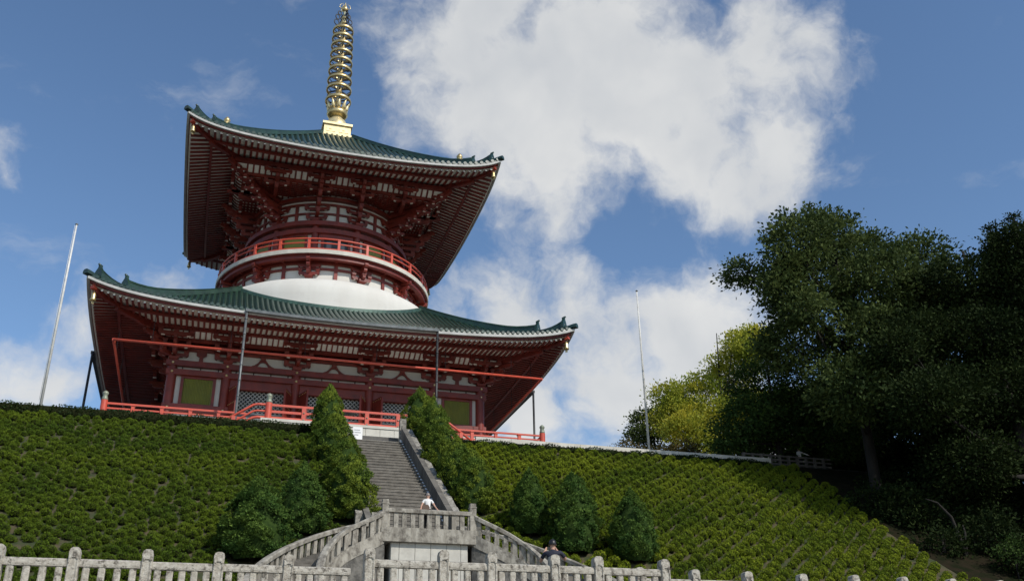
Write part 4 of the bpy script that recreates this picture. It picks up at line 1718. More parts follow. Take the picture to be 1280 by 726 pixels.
build_fence('weathered stone fence at lower left, below the hillside shrubs', [-15.55, -13.93, -12.3, -10.68, -9.03, -7.36], -68.9, (0, 1.55))
build_fence('pale stone fence standing forward in the centre, before the landing', [-5.57, -3.73, -2.49, -0.81, 0.39, 2.28], -70.3)
build_fence('stone fence at lower right with only its post tops showing', [2.2, 3.91, 5.6, 7.41, 9.2, 10.93, 12.71, 14.54, 16.3, 18.0], -68.9)
rw = MB()
rw.box((0, -71.5, (LOW - 0.3 + PLAZA - 0.12) / 2), (120, 0.5, PLAZA - 0.12 - LOW + 0.3))
put('retaining_wall', rw, None, 'rubble', label='rough stone retaining wall below the plaza fences', cat='wall')

# guard rail along the crest on the right
def build_crest_rail():
    g = thing('guard_rail', (20, -33.6, CREST), 'long pale concrete guard rail along the hill crest, right of the pagoda', 'guard rail')
    y = -33.7
    x = 7.3
    i = 0
    while x < 27.4:
        m = MB()
        L = 2.5
        m.box((x + L / 2 - 0.01, y, -3.10), (L - 0.02, 0.22, 0.34))
        put('beam', m, g, 'podium')
        m = MB()
        m.box((x + 0.3, y + 0.002, -3.38), (0.22, 0.18, 0.23))
        put('foot', m, g, 'podium')
        x += L
        i += 1
    f = thing('crest_fence', (31, -33.6, CREST), 'low fence at the hill crest, coloured dark for the shade of the trees', 'fence')
    x = 27.6
    for k in range(3):
        m = MB()
        m.box((31.3, y, -3.28 + 0.30 * k), (7.4, 0.1, 0.12))
        put('rail', m, f, 'parapet')  # dark stone colour stands in for tree shade on this fence
    while x < 35:
        m = MB()
        m.box((x, y, -3.05), (0.2, 0.16, 0.9))
        put('post', m, f, 'parapet')
        x += 0.75


build_crest_rail()

# ------------------------------------------------------------------ flagpoles
for x, y, zt, lab in ((-19.6, -33.0, 9.6, 'tall white flagpole on the hill crest left of the pagoda'), (20.4, -33.0, 9.8, 'tall white flagpole on the hill crest right of the pagoda')):
    fp = thing('flagpole', (x, y, CREST), lab, 'flagpole', 'flagpoles on the crest')
    m = MB()
    m.tube([(x, y, CREST), (x, y, zt - 4), (x, y, zt)], [0.09, 0.07, 0.05], 10)
    put('pole', m, fp, 'pole_white')
    m = MB()
    m.lathe([(0.02, zt - 0.02), (0.09, zt), (0.1, zt + 0.05), (0.02, zt + 0.12)], (x, y), 10)
    put('cap', m, fp, 'gutter')
    m = MB()
    m.tube([(x - 0.12, y - 0.06, CREST + 1), (x - 0.09, y - 0.06, zt - 0.1)], 0.012, 5)
    put('halyard', m, fp, 'pole_white')
    m = MB()
    m.lathe([(0.22, CREST), (0.22, CREST + 0.25), (0.12, CREST + 0.3)], (x, y), 12)
    put('base_collar', m, fp, 'stone')

# ------------------------------------------------------------------ vegetation


def core_mesh_arrays(prof, n=10, noise=0.0):
    V, Q = [], []
    for i, (r_, z) in enumerate(prof):
        for k in range(n):
            a = 2 * math.pi * k / n
            V.append((r_ * math.cos(a), r_ * math.sin(a), z))
    for i in range(len(prof) - 1):
        for k in range(n):
            k2 = (k + 1) % n
            Q.append((i * n + k, i * n + k2, (i + 1) * n + k2, (i + 1) * n + k))
    V = np.array(V, float)
    if noise:
        V += rng.normal(size=V.shape) * noise
    return V, np.array(Q)


def shrub_mesh(seed, leafmat):
    global rng
    rng = np.random.default_rng(seed)
    Rr, H = 0.28, 0.42
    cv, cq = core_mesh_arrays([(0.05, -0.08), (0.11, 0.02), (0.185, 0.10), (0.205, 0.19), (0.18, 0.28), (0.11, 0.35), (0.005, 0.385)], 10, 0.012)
    n = 620
    z = rng.uniform(-0.45, 1.0, n)
    a = rng.uniform(0, 2 * math.pi, n)
    s = np.sqrt(np.clip(1 - z * z, 0, 1))
    d = np.stack([s * np.cos(a), s * np.sin(a), z], 1)
    lump = 1 + 0.10 * np.sin(3 * a + seed) * s + 0.06 * np.sin(7 * a + 5 * z)
    P = d * np.array([Rr, Rr, H * 0.70]) * lump[:, None] * rng.uniform(0.8, 0.98, (n, 1)) + np.array([0, 0, 0.17])
    tang = unit(np.cross(d, rng.normal(size=(n, 3))))
    low = np.clip((0.45 - z) / 0.5, 0, 1)[:, None]
    dirn = unit(d * 0.5 + tang * 0.75 * (1 - low) + np.array([0, 0, 0.9]) * low)
    lv, lq = leaf_quads(P, dirn, rng.uniform(0.045, 0.095, n), rng.uniform(0.024, 0.042, n), 0.0, np.where(low > 0.5, rng.normal(size=(n, 3)), d))
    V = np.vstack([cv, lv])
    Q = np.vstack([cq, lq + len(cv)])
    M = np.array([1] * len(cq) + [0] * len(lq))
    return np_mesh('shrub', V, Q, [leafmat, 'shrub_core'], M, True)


TOPI = [  # x, y, height, radius, label
    (-2.75, -35.4, 3.6, 0.95, 'topmost clipped conifer on the left of the stone stair, before the red terrace'),
    (-2.9, -39.4, 3.3, 1.05, 'second clipped conifer from the top on the left of the stone stair'),
    (-2.65, -43.4, 3.1, 1.05, 'third clipped conifer from the top on the left of the stone stair'),
    (-2.8, -47.0, 3.3, 1.15, 'lowest clipped conifer on the left of the stone stair, beside the landing'),
    (-7.35, -51.3, 3.6, 1.38, 'broad dark clipped conifer at far left behind the curved stair'),
    (-5.25, -48.7, 3.35, 1.12, 'dark clipped conifer left of the stair, next to the broadest one'),
    (3.4, -33.9, 3.5, 0.95, 'topmost clipped conifer on the right of the stone stair, before the pagoda wall'),
    (3.75, -36.6, 3.7, 0.95, 'second clipped conifer from the top on the right of the stone stair'),
    (3.4, -40.2, 3.4, 1.0, 'third clipped conifer from the top on the right of the stone stair'),
    (3.6, -43.0, 3.3, 0.95, 'fourth clipped conifer from the top on the right of the stone stair'),
    (3.85, -45.3, 3.4, 1.05, 'lowest clipped conifer on the right of the stone stair, above the landing post'),
    (6.3, -47.6, 3.3, 1.0, 'clipped conifer right of the landing, first of the three standing apart'),
    (8.0, -49.4, 4.0, 1.18, 'tallest clipped conifer right of the landing, middle of the three standing apart'),
    (10.8, -50.1, 3.5, 1.14, 'rightmost clipped conifer, standing alone among the hillside shrubs'),
]


def shrubs():
    pts = []
    for lo, hi, dx, ds, jit in ((-40, -2.7, 0.80, 0.40 * 0.844, 0.13), (2.7, 33, 0.97, 0.485 * 0.844, 0.075)):
        row = 0
        y = -34.9
        while plane_z(y) > PLAZA + 0.15:
            x = lo + (dx / 2 if row % 2 else 0)
            while x < hi:
                px, py = x + random.uniform(-jit, jit), y + random.uniform(-jit, jit)
                x += dx
                if abs(px) < 2.75 or in_bay(px, py, 0.7):
                    continue
                if px > 29.5 + (py + 49) * 0.1 + random.uniform(-0.6, 0.6):
                    continue
                if any((px - t[0]) ** 2 + ((py - t[1]) * 1.1) ** 2 < (t[3] * 0.9) ** 2 for t in TOPI):
                    continue
                if random.random() < (0.012 if px < 0 else 0.012):
                    continue
                pts.append((px, py))
            y -= ds
            row += 1
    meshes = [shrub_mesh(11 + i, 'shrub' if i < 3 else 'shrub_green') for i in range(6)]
    info = []
    for px, py in pts:
        z = plane_z(py) - 0.03
        u, v, w = project((px, py, z + 0.3))
        vis = -10 < u < 1290 and v < 722
        # hidden behind the front fences?
        sz = random.choice((0.74, 0.8, 0.84, 0.88, 0.96) if px < 0 else (0.9, 1.0, 1.04, 1.08, 1.18)) * random.uniform(0.95, 1.06)
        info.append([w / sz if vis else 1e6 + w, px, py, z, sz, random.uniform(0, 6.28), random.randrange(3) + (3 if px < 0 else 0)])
    info.sort()
    for k, (w, px, py, z, s, rz, vv) in enumerate(info[:300]):
        left = px < 0
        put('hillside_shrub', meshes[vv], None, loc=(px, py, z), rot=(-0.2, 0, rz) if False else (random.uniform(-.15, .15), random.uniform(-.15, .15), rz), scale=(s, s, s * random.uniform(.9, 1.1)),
            label='small round clipped shrub in the lowest rows %s of the stairs' % ('left' if left else 'right'), cat='shrub',
            group='clipped shrubs in the lowest rows, ' + ('left' if left else 'right'))
    rest = info[300:]
    # the rest of the planting as one object: points that carry shrubs
    me = bpy.data.meshes.new('shrub_rows')
    me.vertices.add(len(rest))
    me.vertices.foreach_set('co', np.array([[r_[1], r_[2], r_[3]] for r_ in rest], dtype=np.float32).ravel())
    at = me.attributes.new('rot', 'FLOAT_VECTOR', 'POINT')
    at.data.foreach_set('vector', np.array([[random.uniform(-.15, .15), random.uniform(-.15, .15), r_[5]] for r_ in rest], dtype=np.float32).ravel())
    at = me.attributes.new('scl', 'FLOAT', 'POINT')
    at.data.foreach_set('value', np.array([r_[4] for r_ in rest], dtype=np.float32))
    at = me.attributes.new('kind', 'INT', 'POINT')
    at.data.foreach_set('value', np.array([r_[6] for r_ in rest], dtype=np.int32))
    ob = put('shrub_rows', me, None, label='rows of small round clipped shrubs covering the upper hillside', cat='shrubs', kind='stuff')
    ng = bpy.data.node_groups.new('shrub_rows', 'GeometryNodeTree')
    ng.interface.new_socket('Geometry', in_out='INPUT', socket_type='NodeSocketGeometry')
    ng.interface.new_socket('Geometry', in_out='OUTPUT', socket_type='NodeSocketGeometry')
    gi, go = ng.nodes.new('NodeGroupInput'), ng.nodes.new('NodeGroupOutput')
    j = ng.nodes.new('GeometryNodeJoinGeometry')
    m2p = ng.nodes.new('GeometryNodeMeshToPoints')
    ng.links.new(gi.outputs[0], m2p.inputs[0])

    def attr(nm, typ):
        n = ng.nodes.new('GeometryNodeInputNamedAttribute')
        n.data_type = typ
        n.inputs[0].default_value = nm
        return n.outputs[0]
    rot, scl, kd = attr('rot', 'FLOAT_VECTOR'), attr('scl', 'FLOAT'), attr('kind', 'INT')
    proto = {}
    for o in COL.objects:
        if o.name.startswith('hillside_shrub') and o.data.name not in proto:
            proto[o.data.name] = o
    for i, ms in enumerate(meshes):
        oi = ng.nodes.new('GeometryNodeObjectInfo')
        oi.transform_space = 'ORIGINAL'
        oi.inputs['Object'].default_value = proto[ms.name]
        oi.inputs['As Instance'].default_value = True
        cp = ng.nodes.new('FunctionNodeCompare')
        cp.data_type = 'INT'
        cp.operation = 'EQUAL'
        ng.links.new(kd, cp.inputs[2])
        cp.inputs[3].default_value = i
        ip = ng.nodes.new('GeometryNodeInstanceOnPoints')
        ng.links.new(m2p.outputs[0], ip.inputs['Points'])
        ng.links.new(cp.outputs[0], ip.inputs['Selection'])
        ng.links.new(oi.outputs['Geometry'], ip.inputs['Instance'])
        e2r = ng.nodes.new('FunctionNodeEulerToRotation')
        ng.links.new(rot, e2r.inputs[0])
        ng.links.new(e2r.outputs[0], ip.inputs['Rotation'])
        ng.links.new(scl, ip.inputs['Scale'])
        ng.links.new(ip.outputs[0], j.inputs[0])
    ng.links.new(j.outputs[0], go.inputs[0])
    md = ob.modifiers.new('shrubs', 'NODES')
    md.node_group = ng
    print('shrubs', len(info))


shrubs()


def topiary_mesh(seed, yellow):
    """unit: height 1, radius 1"""
    global rng
    rng = np.random.default_rng(seed)

    def rad(h):
        up = np.clip((h - 0.28) / 0.72, 0, 1)
        lo = np.clip((0.28 - h) / 0.28, 0, 1)
        return (1 - up ** (2.35 if yellow else 1.8)) * (1 - 0.36 * lo ** 2.2)
    ph = rng.uniform(0, 6.28, 12)

    def lump(a, h):
        return (1 + 0.09 * np.sin(2 * a + ph[0] + 3 * h) + 0.08 * np.sin(3 * a + ph[1] - 9 * h) + 0.07 * np.sin(5 * a + ph[2] + 17 * h) + 0.07 * np.sin(4 * a - 21 * h + ph[3]) + 0.06 * np.sin(9 * a + 31 * h + ph[4]))
    n = 14000
    nc = 190
    hc = rng.uniform(0.03, 0.97, nc * 3)
    hc = hc[rng.uniform(0, 1, nc * 3) < np.clip(rad(hc) + 0.08, 0, 1)][:nc]
    nc = len(hc)
    ac = rng.uniform(0, 2 * math.pi, nc)
    bump = rng.uniform(-0.05, 0.07, nc)
    k = rng.integers(0, nc, n)
    off = rng.normal(size=(n, 2)) * 0.5
    hh = hc[k] + off[:, 0] * 0.055
    rr0 = np.clip(rad(np.clip(hh, 0, 1)), 0.10, 1)
    a = ac[k] + off[:, 1] * 0.19 / rr0
    h = np.clip(hh, 0.0, 1.03)
    far = np.clip((off ** 2).sum(1), 0, 2)
    r_ = (rad(np.clip(h, 0, 0.995)) + 0.02) * lump(a, h)
    depth = (1 + bump[k]) * (1.0 - 0.13 * far) * rng.uniform(0.90, 1.0, n)
    P = np.stack([r_ * depth * np.cos(a), r_ * depth * np.sin(a), h], 1)
    out = np.stack([np.cos(a), np.sin(a), 0.25 + 0 * a], 1)
    # to metres for leaf shape
    P[:, 2] *= 3.4
    d = unit(out * 0.45 + rng.normal(size=(n, 3)) * 0.5 + np.array([0, 0, 0.75]))
    lv, lq = leaf_quads(P, d, rng.uniform(0.07, 0.14, n), rng.uniform(0.04, 0.075, n), 0.0, out)
    hs = np.linspace(0, 1, 14)
    prof = [(max(0.005, float(rad(np.array(x)) * 0.80)), float(x) * 3.3) for x in hs]
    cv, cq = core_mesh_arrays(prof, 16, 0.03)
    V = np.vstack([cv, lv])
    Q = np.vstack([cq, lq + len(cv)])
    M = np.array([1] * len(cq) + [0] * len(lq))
    return np_mesh('crown', V, Q, ['topiary_yellow' if yellow else 'topiary', 'topiary_core'], M)


def topiaries():
    meshes = {(i, y): topiary_mesh(31 + i + 7 * y, y) for i in range(2) for y in (0, 1)}
    for i, (x, y, h, r_, lab) in enumerate(TOPI):
        z = plane_z(y)
        t = thing('clipped_conifer', (x, y, z), lab, 'conifer', 'clipped conifers beside the stairs')
        m = MB()
        m.tube([(x, y, z - 0.2), (x, y, z + h * 0.6)], [0.12, 0.05], 8)
        put('trunk', m, t, 'bark')
        yel = 0 if i in (4, 5, 11, 12, 13) else 1
        put('crown', meshes[(i % 2, yel)], t, loc=(x, y, z + 0.05), rot=(0, 0, i * 1.3), scale=(r_ * 1.06, r_ * 1.06, h / 3.4))


topiaries()


def hedge(name, x0, x1, y, z0, h, w, label):
    n = int((x1 - x0) * 260)
    global rng
    rng = np.random.default_rng(int(abs(x0) * 10))
    x = rng.uniform(x0, x1, n)
    face = rng.integers(0, 3, n)
    yy = np.where(face == 0, y - w / 2, np.where(face == 1, rng.uniform(y - w / 2, y + w / 2, n), y + w / 2))
    zz = np.where(face == 1, z0 + h, z0 + rng.uniform(0, h, n))
    zz = zz + 0.05 * np.sin(x * 1.7) + 0.04 * np.sin(x * 4.1 + 1)
    P = np.stack([x, yy, zz], 1)
    nd = np.stack([0 * x, np.where(face == 0, -1.0, np.where(face == 2, 1.0, 0)), np.where(face == 1, 1.0, 0.35)], 1)
    d = unit(nd + rng.normal(size=(n, 3)) * 0.6)
    lv, lq = leaf_quads(P, d, rng.uniform(0.08, 0.16, n), rng.uniform(0.05, 0.09, n))
    b = MB()
    b.box(((x0 + x1) / 2, y, z0 + h / 2 - 0.03), (x1 - x0, w - 0.06, h))
    cv = np.array(b.v)
    cq = np.array(b.f)
    V = np.vstack([cv, lv])
    Q = np.vstack([cq, lq + len(cv)])
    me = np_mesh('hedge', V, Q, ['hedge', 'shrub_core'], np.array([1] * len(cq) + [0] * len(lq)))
    put(name, me, None, label=label, cat='hedge')


hedge('hedge', -42, -2.9, -34.25, -3.75, 0.55, 0.7, 'dark trimmed hedge along the hill crest left of the stairs')
hedge('hedge', 5.0, 29, -34.35, -3.8, 0.36, 0.6, 'low dark hedge along the hill crest under the guard rail')


def tree(name, label, base, lobes, leafmat, leaf=0.3, dens=26, trunk_r=0.35, seed=1, ysp=2.5, group=None, flat=1.0, spread=0.42, up=0.35):
    """lobes: (x, y, z, r) masses of foliage in world coordinates"""
    global rng
    rng = np.random.default_rng(seed)
    rnd = random.Random(seed)
    t = thing(name, base, label, 'tree', group)
    bx_, by_, bz_ = base
    tops = []
    PP, DD, SS = [], [], []
    for i, (x, y, z, r_) in enumerate(lobes):
        y2 = y + rnd.uniform(-ysp, ysp)
        tops.append((x, y2, z, r_))
        nc = max(6, int(dens * r_ * r_))
        v = unit(rng.normal(size=(nc, 3)))
        rr = rng.uniform(0.45, 1.08, (nc, 1)) ** 0.6
        c = np.array([x, y2, z]) + v * rr * np.array([r_, r_ * 1.05, r_ * 0.85 * flat])
        for q in range(nc):
            k = rng.integers(22, 40)
            sp = spread * rng.uniform(0.6, 1.3)
            off = rng.normal(size=(k, 3)) * np.array([sp, sp, sp * 0.55])
            PP.append(c[q] + off)
            DD.append(unit(off * 0.6 + v[q] * 0.5 + rng.normal(size=(k, 3)) * 0.6 + np.array([0, 0, up])))
            SS.append(rng.uniform(0.65, 1.25, k) * leaf)
    P = np.vstack(PP)
    D = np.vstack(DD)
    Sz = np.concatenate(SS)
    lv, lq = leaf_quads(P, D, Sz, Sz * rng.uniform(0.42, 0.62, len(Sz)), 0.12)
    me = np_mesh('crown', lv, lq, [leafmat])
    put('crown', me, t)
    m = MB()
    zt = max(l[2] for l in tops)
    cx = sum(l[0] for l in tops) / len(tops)
    cy = sum(l[1] for l in tops) / len(tops)
    mid = Vector((bx_ * 0.6 + cx * 0.4, by_ * 0.6 + cy * 0.4, bz_ + (zt - bz_) * 0.45))
    topv = Vector((cx, cy, zt))
    m.tube([(bx_, by_, bz_ - 0.3), (bx_ * .9 + mid.x * .1, by_ * .9 + mid.y * .1, bz_ + 1.0), mid, topv], [trunk_r * 1.3, trunk_r, trunk_r * 0.7, trunk_r * 0.2], 9)
    put('trunk', m, t, 'bark')
    for (x, y, z, r_) in tops:
        b = MB()
        f = min(0.95, max(0.25, (z - bz_) / (zt - bz_ + 0.01) * 0.75))
        s = Vector((bx_, by_, bz_)).lerp(mid, min(1, f * 2)) if f < 0.5 else mid.lerp(topv, (f - 0.5) * 1.4)
        e = Vector((x, y, z))
        q = s.lerp(e, 0.5) + Vector((rnd.uniform(-.4, .4), rnd.uniform(-.4, .4), -0.4))
        b.tube([s, q, e], [trunk_r * 0.42, trunk_r * 0.28, trunk_r * 0.1], 6)
        put('limb', b, t, 'bark')
        for k in range(4):
            b = MB()
            w = e + Vector((rnd.uniform(-1, 1), rnd.uniform(-1, 1), rnd.uniform(-0.5, 1))) * r_ * 0.85
            st = q.lerp(e, rnd.uniform(0.3, 1))
            b.tube([st, st.lerp(w, 0.5) + Vector((0, 0, 0.2)), w], [trunk_r * 0.14, trunk_r * 0.09, 0.02], 5)
            put('limb', b, t, 'bark')
    return t


tree('broadleaf_tree', 'big dark green broadleaf tree with open crown, right of the hillside', (33.2, -40.6, -7.8),
     [(32.9, -41, 12.3, 2.2), (28.9, -41, 10.6, 2.4), (37.0, -41, 12.0, 2.4), (26.2, -41, 9.3, 1.3), (40.4, -41, 11.3, 2.1), (30.1, -41, 7.7, 2.8), (34.8, -41, 7.9, 3.1), (26.6, -41, 6.6, 1.2),
      (38.9, -41, 7.1, 2.7), (28.7, -41, 3.5, 2.3), (33.2, -41, 3.1, 3.1), (38.6, -41, 3.0, 2.8), (30.5, -41, -0.7, 2.5), (27.5, -41, 8.2, 1.6), (28.0, -41, 4.9, 1.5), (43.5, -40, 8, 3)],
     'leaf_broad', 0.32, 27, 0.40, 101)
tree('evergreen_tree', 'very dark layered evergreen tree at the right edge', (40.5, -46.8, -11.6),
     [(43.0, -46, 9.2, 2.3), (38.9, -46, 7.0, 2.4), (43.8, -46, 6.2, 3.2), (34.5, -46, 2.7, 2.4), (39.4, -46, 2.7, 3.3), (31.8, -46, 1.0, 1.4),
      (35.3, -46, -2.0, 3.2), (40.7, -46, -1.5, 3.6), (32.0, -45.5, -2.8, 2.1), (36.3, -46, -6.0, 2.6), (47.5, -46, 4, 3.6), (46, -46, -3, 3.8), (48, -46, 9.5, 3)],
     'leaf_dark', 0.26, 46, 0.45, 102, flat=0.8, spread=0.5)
tree('evergreen_tree', 'mid green bushy tree at the crest below the broadleaf crown', (31.5, -32.5, CREST),
     [(31.0, -33, 3.2, 2.4), (28.8, -33, 0.1, 2.0), (32.5, -33, -0.2, 2.2), (35.2, -33, 2.3, 2.6), (26.7, -33, -1.3, 1.3), (36.3, -33, -1.0, 2.0), (32.4, -33, 6.0, 1.4), (28.3, -30.5, -2.2, 1.6), (31.0, -30.5, -2.3, 1.6), (33.8, -30.5, -2.2, 1.6)],
     'leaf_mid', 0.28, 28, 0.25, 103, ysp=1.2)
tree('ginkgo_tree', 'yellow green ginkgo tree turning to autumn behind the crest', (34, -20, CREST),
     [(33.5, -20, 6.8, 3.0), (31.1, -20, 5.0, 2.5), (36.8, -20, 10.2, 2.4), (29.9, -20, 2.7, 1.9), (34.9, -20, 3.8, 2.8), (38.8, -20, 12.3, 1.3), (29.7, -20, 7.2, 1.2), (34.9, -20, 11.2, 1.1), (37.5, -20, 12.0, 1.6), (40, -20, 13.2, 1.5), (33, -20, 0.5, 2.4), (38, -20, 6, 2.5)],
     'leaf_ginkgo', 0.27, 34, 0.2, 104, up=1.0)
tree('small_tree', 'small dark tree behind the right flagpole', (31.5, -12, CREST),
     [(31.2, -12, 6.2, 1.9), (29.7, -12, 5.0, 1.1), (33.3, -12, 7.2, 1.5), (31.5, -12, 3.0, 1.8)], 'leaf_broad', 0.3, 26, 0.25, 105, ysp=0.8)
for i, (x, y, z, r_) in enumerate([(23.0, -24, -0.2, 1.4), (27.7, -24, 0.1, 1.6), (25.4, -24, -0.6, 1.3)]):
    tree('rusty_shrub', ['rusty olive shrub at the crest, left of the right flagpole', 'rusty olive shrub at the crest under the ginkgo', 'low rusty shrub at the foot of the right flagpole'][i], (x, y, CREST),
         [(x, y, z, r_ * 0.75), (x - 0.8, y, z - 0.8, r_ * 0.8), (x + 0.9, y, z - 0.7, r_ * 0.8), (x, y, z - 1.6, r_)], 'leaf_rust', 0.22, 30, 0.1, 106 + i, ysp=0.4, flat=0.7, group='rusty shrubs at the crest')
# conifer tips over the right wood
for i, (x, z) in enumerate(((60.2, 22.9), (63.6, 24.6))):
    tree('cedar_tree', ['left of the two cedar tips above the right wood', 'right of the two cedar tips above the right wood'][i], (x, -30, CREST),
         [(x, -30, z - 1.5 * k, 0.28 + 0.42 * k) for k in range(0, 9)], 'leaf_dark', 0.3, 30, 0.3, 110 + i, ysp=0.1, spread=0.3, group='cedars behind the right wood')
# the wood behind and beside: closes the view at the right
wood = [((53, -37, -4.5), [(52, -37, 9, 4), (56, -37, 12, 4), (50, -37, 3, 3.5), (56, -37, 4, 4), (60, -38, 8, 4)], 'broad dark tree at the far right behind the layered evergreen'),
        ((47.5, -52, -14.8), [(47, -52, -2, 3.4), (50, -52, 2, 3.4), (51, -53, -5, 3.5), (47, -52, -7, 3.0), (53, -52, 5, 3)], 'dark tree cut off by the right edge, low on the slope'),
        ((43, -27, CREST), [(42, -27, 4, 3.4), (46, -27, 6, 3.6), (40, -27, 0, 3.0), (45, -27, 0, 3.2), (50, -27, 3, 3.6), (49, -27, -1, 3.2), (37.5, -28, -1.5, 2.2), (36.5, -28, 3, 2.6), (54, -27, 6, 3.5)], 'dense dark tree behind the trunk of the broadleaf tree'),
        ((49, -59, PLAZA), [(49, -59, -6, 4), (52, -58, -1, 4), (47, -60, -11, 3.5), (54, -60, -8, 4)], 'unseen dark tree added outside the right edge to shade the slope, low down'),  # this tree and the next are out of view, added to shade the slope
        ((57, -47, -12), [(56, -47, 2, 4), (59, -46, 8, 4.5), (54, -48, -4, 4), (61, -48, 0, 4)], 'unseen dark tree added just outside the right edge for its shade, higher up'),
        ((58, -28, CREST), [(56, -28, 4, 4), (60, -28, 9, 4), (55, -28, -1, 3.5), (62, -28, 2, 4)], 'dark tree filling the wood at the far right')]
for i, (b, l, lab) in enumerate(wood):
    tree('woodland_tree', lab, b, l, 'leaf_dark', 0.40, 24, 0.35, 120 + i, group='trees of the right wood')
# undergrowth on the shaded slope
und = [(32.6, -43.2, 1.5, 'dark bush in front of the broadleaf trunk'), (31.8, -41.5, 1.0, 'dark bush in the tree shade beside the shrub rows, upper one'), (31.6, -47.5, 0.9, 'dark bush in the tree shade beside the bare trunk'), (35.5, -50, 1.5, 'dark bush at the lower right behind the sapling'), (38.5, -52, 1.8, 'dark bush at the lower right corner'), (36.5, -54.5, 1.4, 'dark bush at the very bottom right, before the wood'), (42.5, -54, 2.0, 'dark bush low at the right edge'), (33.2, -52.5, 0.8, 'small dark bush at the foot of the sapling'), (35.5, -47, 1.5, 'dark bush right of the bare trunk'), (35.5, -38.5, 1.2, 'dark bush behind the broadleaf trunk'), (33.5, -44.5, 1.3, 'dark bush under the evergreen, nearest the shrub rows'), (37.5, -43, 1.8, 'dark bush under the evergreen, upper one'), (41, -48.5, 1.9, 'dark bush under the evergreen, lower right one'),
       (45, -44, 2.0, 'dark bush under the evergreen by the right edge'), (40, -38.5, 1.6, 'dark bush beside the broadleaf trunk'), (46, -39, 2.0, 'dark bush right of the broadleaf trunk')]
for i, (x, y, r_, lab) in enumerate(und):
    z = plane_z(y)
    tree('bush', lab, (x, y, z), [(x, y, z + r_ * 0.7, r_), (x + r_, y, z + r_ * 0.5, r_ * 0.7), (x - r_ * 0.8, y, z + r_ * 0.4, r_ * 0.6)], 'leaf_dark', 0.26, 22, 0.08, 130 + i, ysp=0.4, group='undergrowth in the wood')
zb = plane_z(-49.6)
tree('young_tree', 'thin light green sapling catching the sun at the lower right corner', (33.9, -50.2, plane_z(-50.2)),
     [(33.9, -50.2, zb + 1.2, 0.7), (34.6, -50.2, zb + 1.5, 0.6), (33.3, -50.2, zb + 0.9, 0.5), (34.4, -50.2, zb + 0.7, 0.5)], 'leaf_mid', 0.15, 26, 0.05, 140, ysp=0.2, spread=0.3)
zc = plane_z(-47.6)
lt = thing('bare_trunk', (32.8, -47.6, zc), 'thin curved bare trunk leaning in the shade at lower right', 'tree')
m = MB()
m.tube([(32.9, -47.6, zc - 0.1), (32.75, -47.6, zc + 1.2), (32.5, -47.6, zc + 2.2), (31.7, -47.6, zc + 3.0), (30.9, -47.6, zc + 3.2)], [0.13, 0.11, 0.09, 0.06, 0.02], 7)
put('trunk', m, lt, 'bark')
m = MB()
m.tube([(33.0, -47.6, zc - 0.1), (33.25, -47.6, zc + 1.3), (33.3, -47.5, zc + 1.8)], [0.1, 0.07, 0.03], 7)
put('side_stem', m, lt, 'bark')

# ------------------------------------------------------------------ people


def person(label, loc, rz, J, E_, hair_pts, mats, extras=None):
    """J: name -> (x, y, z, radius); E_: (a, b, material index)"""
    names = list(J)
    idx = {n: i for i, n in enumerate(names)}
    me = bpy.data.meshes.new('body_skeleton')
    me.from_pydata([J[n][:3] for n in names], [(idx[a], idx[b]) for a, b, _ in E_], [])
    ob = bpy.data.objects.new('body_tmp', me)
    COL.objects.link(ob)
    md = ob.modifiers.new('skin', 'SKIN')
    md.use_smooth_shade = True
    for n in names:
        sv = me.skin_vertices[0].data[idx[n]]
        sv.radius = (J[n][3], J[n][3] * (0.72 if n in ('chest', 'waist', 'pelvis') else 1))
        sv.use_root = (n == 'pelvis')
    sb = ob.modifiers.new('sub', 'SUBSURF')
    sb.levels = sb.render_levels = 2
    bpy.context.view_layer.update()
    dg = bpy.context.evaluated_depsgraph_get()
    body = bpy.data.meshes.new_from_object(ob.evaluated_get(dg))
    bpy.data.objects.remove(ob)
    body.materials.clear()
    for k in mats:
        body.materials.append(MAT[k])
    segs = [(Vector(J[a][:3]), Vector(J[b][:3]), mi) for a, b, mi in E_]
    mi = []
    for p in body.polygons:
        best = (1e9, 0)
        for a, b, k in segs:
            d = b - a
            t = max(0, min(1, (p.center - a).dot(d) / d.length_squared))
            q = (p.center - a - d * t).length
            if q < best[0]:
                best = (q, k)
        mi.append(best[1])
    body.polygons.foreach_set('material_index', mi)
    body.polygons.foreach_set('use_smooth', [True] * len(mi))
    t = thing('person', loc, label, 'person')
    t.rotation_euler = (0, 0, rz)
    o = put('body', body, t, loc=loc)
    o.name = 'body'
    h = MB()
    hc, hr = hair_pts
    prof = []
    for i in range(9):
        b = -0.35 + (math.pi / 2 + 0.35) * i / 8
        prof.append((hr * math.cos(b), hc[2] + hr * 1.12 * math.sin(b)))
    h.lathe(prof, (hc[0], hc[1]), 14)
    put('hair', h, t, mats[-1], loc=loc)
    for nm, mb, mt in extras or []:
        put(nm, mb, t, mt, loc=loc)
    return t


def finger_edges(J, E_, hand, d, side):
    """five tapered fingers continuing from a hand joint along d"""
    d = Vector(d).normalized()
    sd = Vector(side).normalized()
    h = Vector(J[hand][:3])
    for k, (off, ln) in enumerate(((-0.035, 0.065), (-0.014, 0.085), (0.008, 0.09), (0.028, 0.08), (0.045, 0.055))):
        a = h + sd * off + d * 0.03
        b = a + d * ln + (sd * -0.03 if k == 0 else Vector((0, 0, -0.012)))
        J['%s_k%d' % (hand, k)] = (*a, 0.011)
        J['%s_t%d' % (hand, k)] = (*b, 0.008)
        E_.append((hand, '%s_k%d' % (hand, k), 0))
        E_.append(('%s_k%d' % (hand, k), '%s_t%d' % (hand, k), 0))


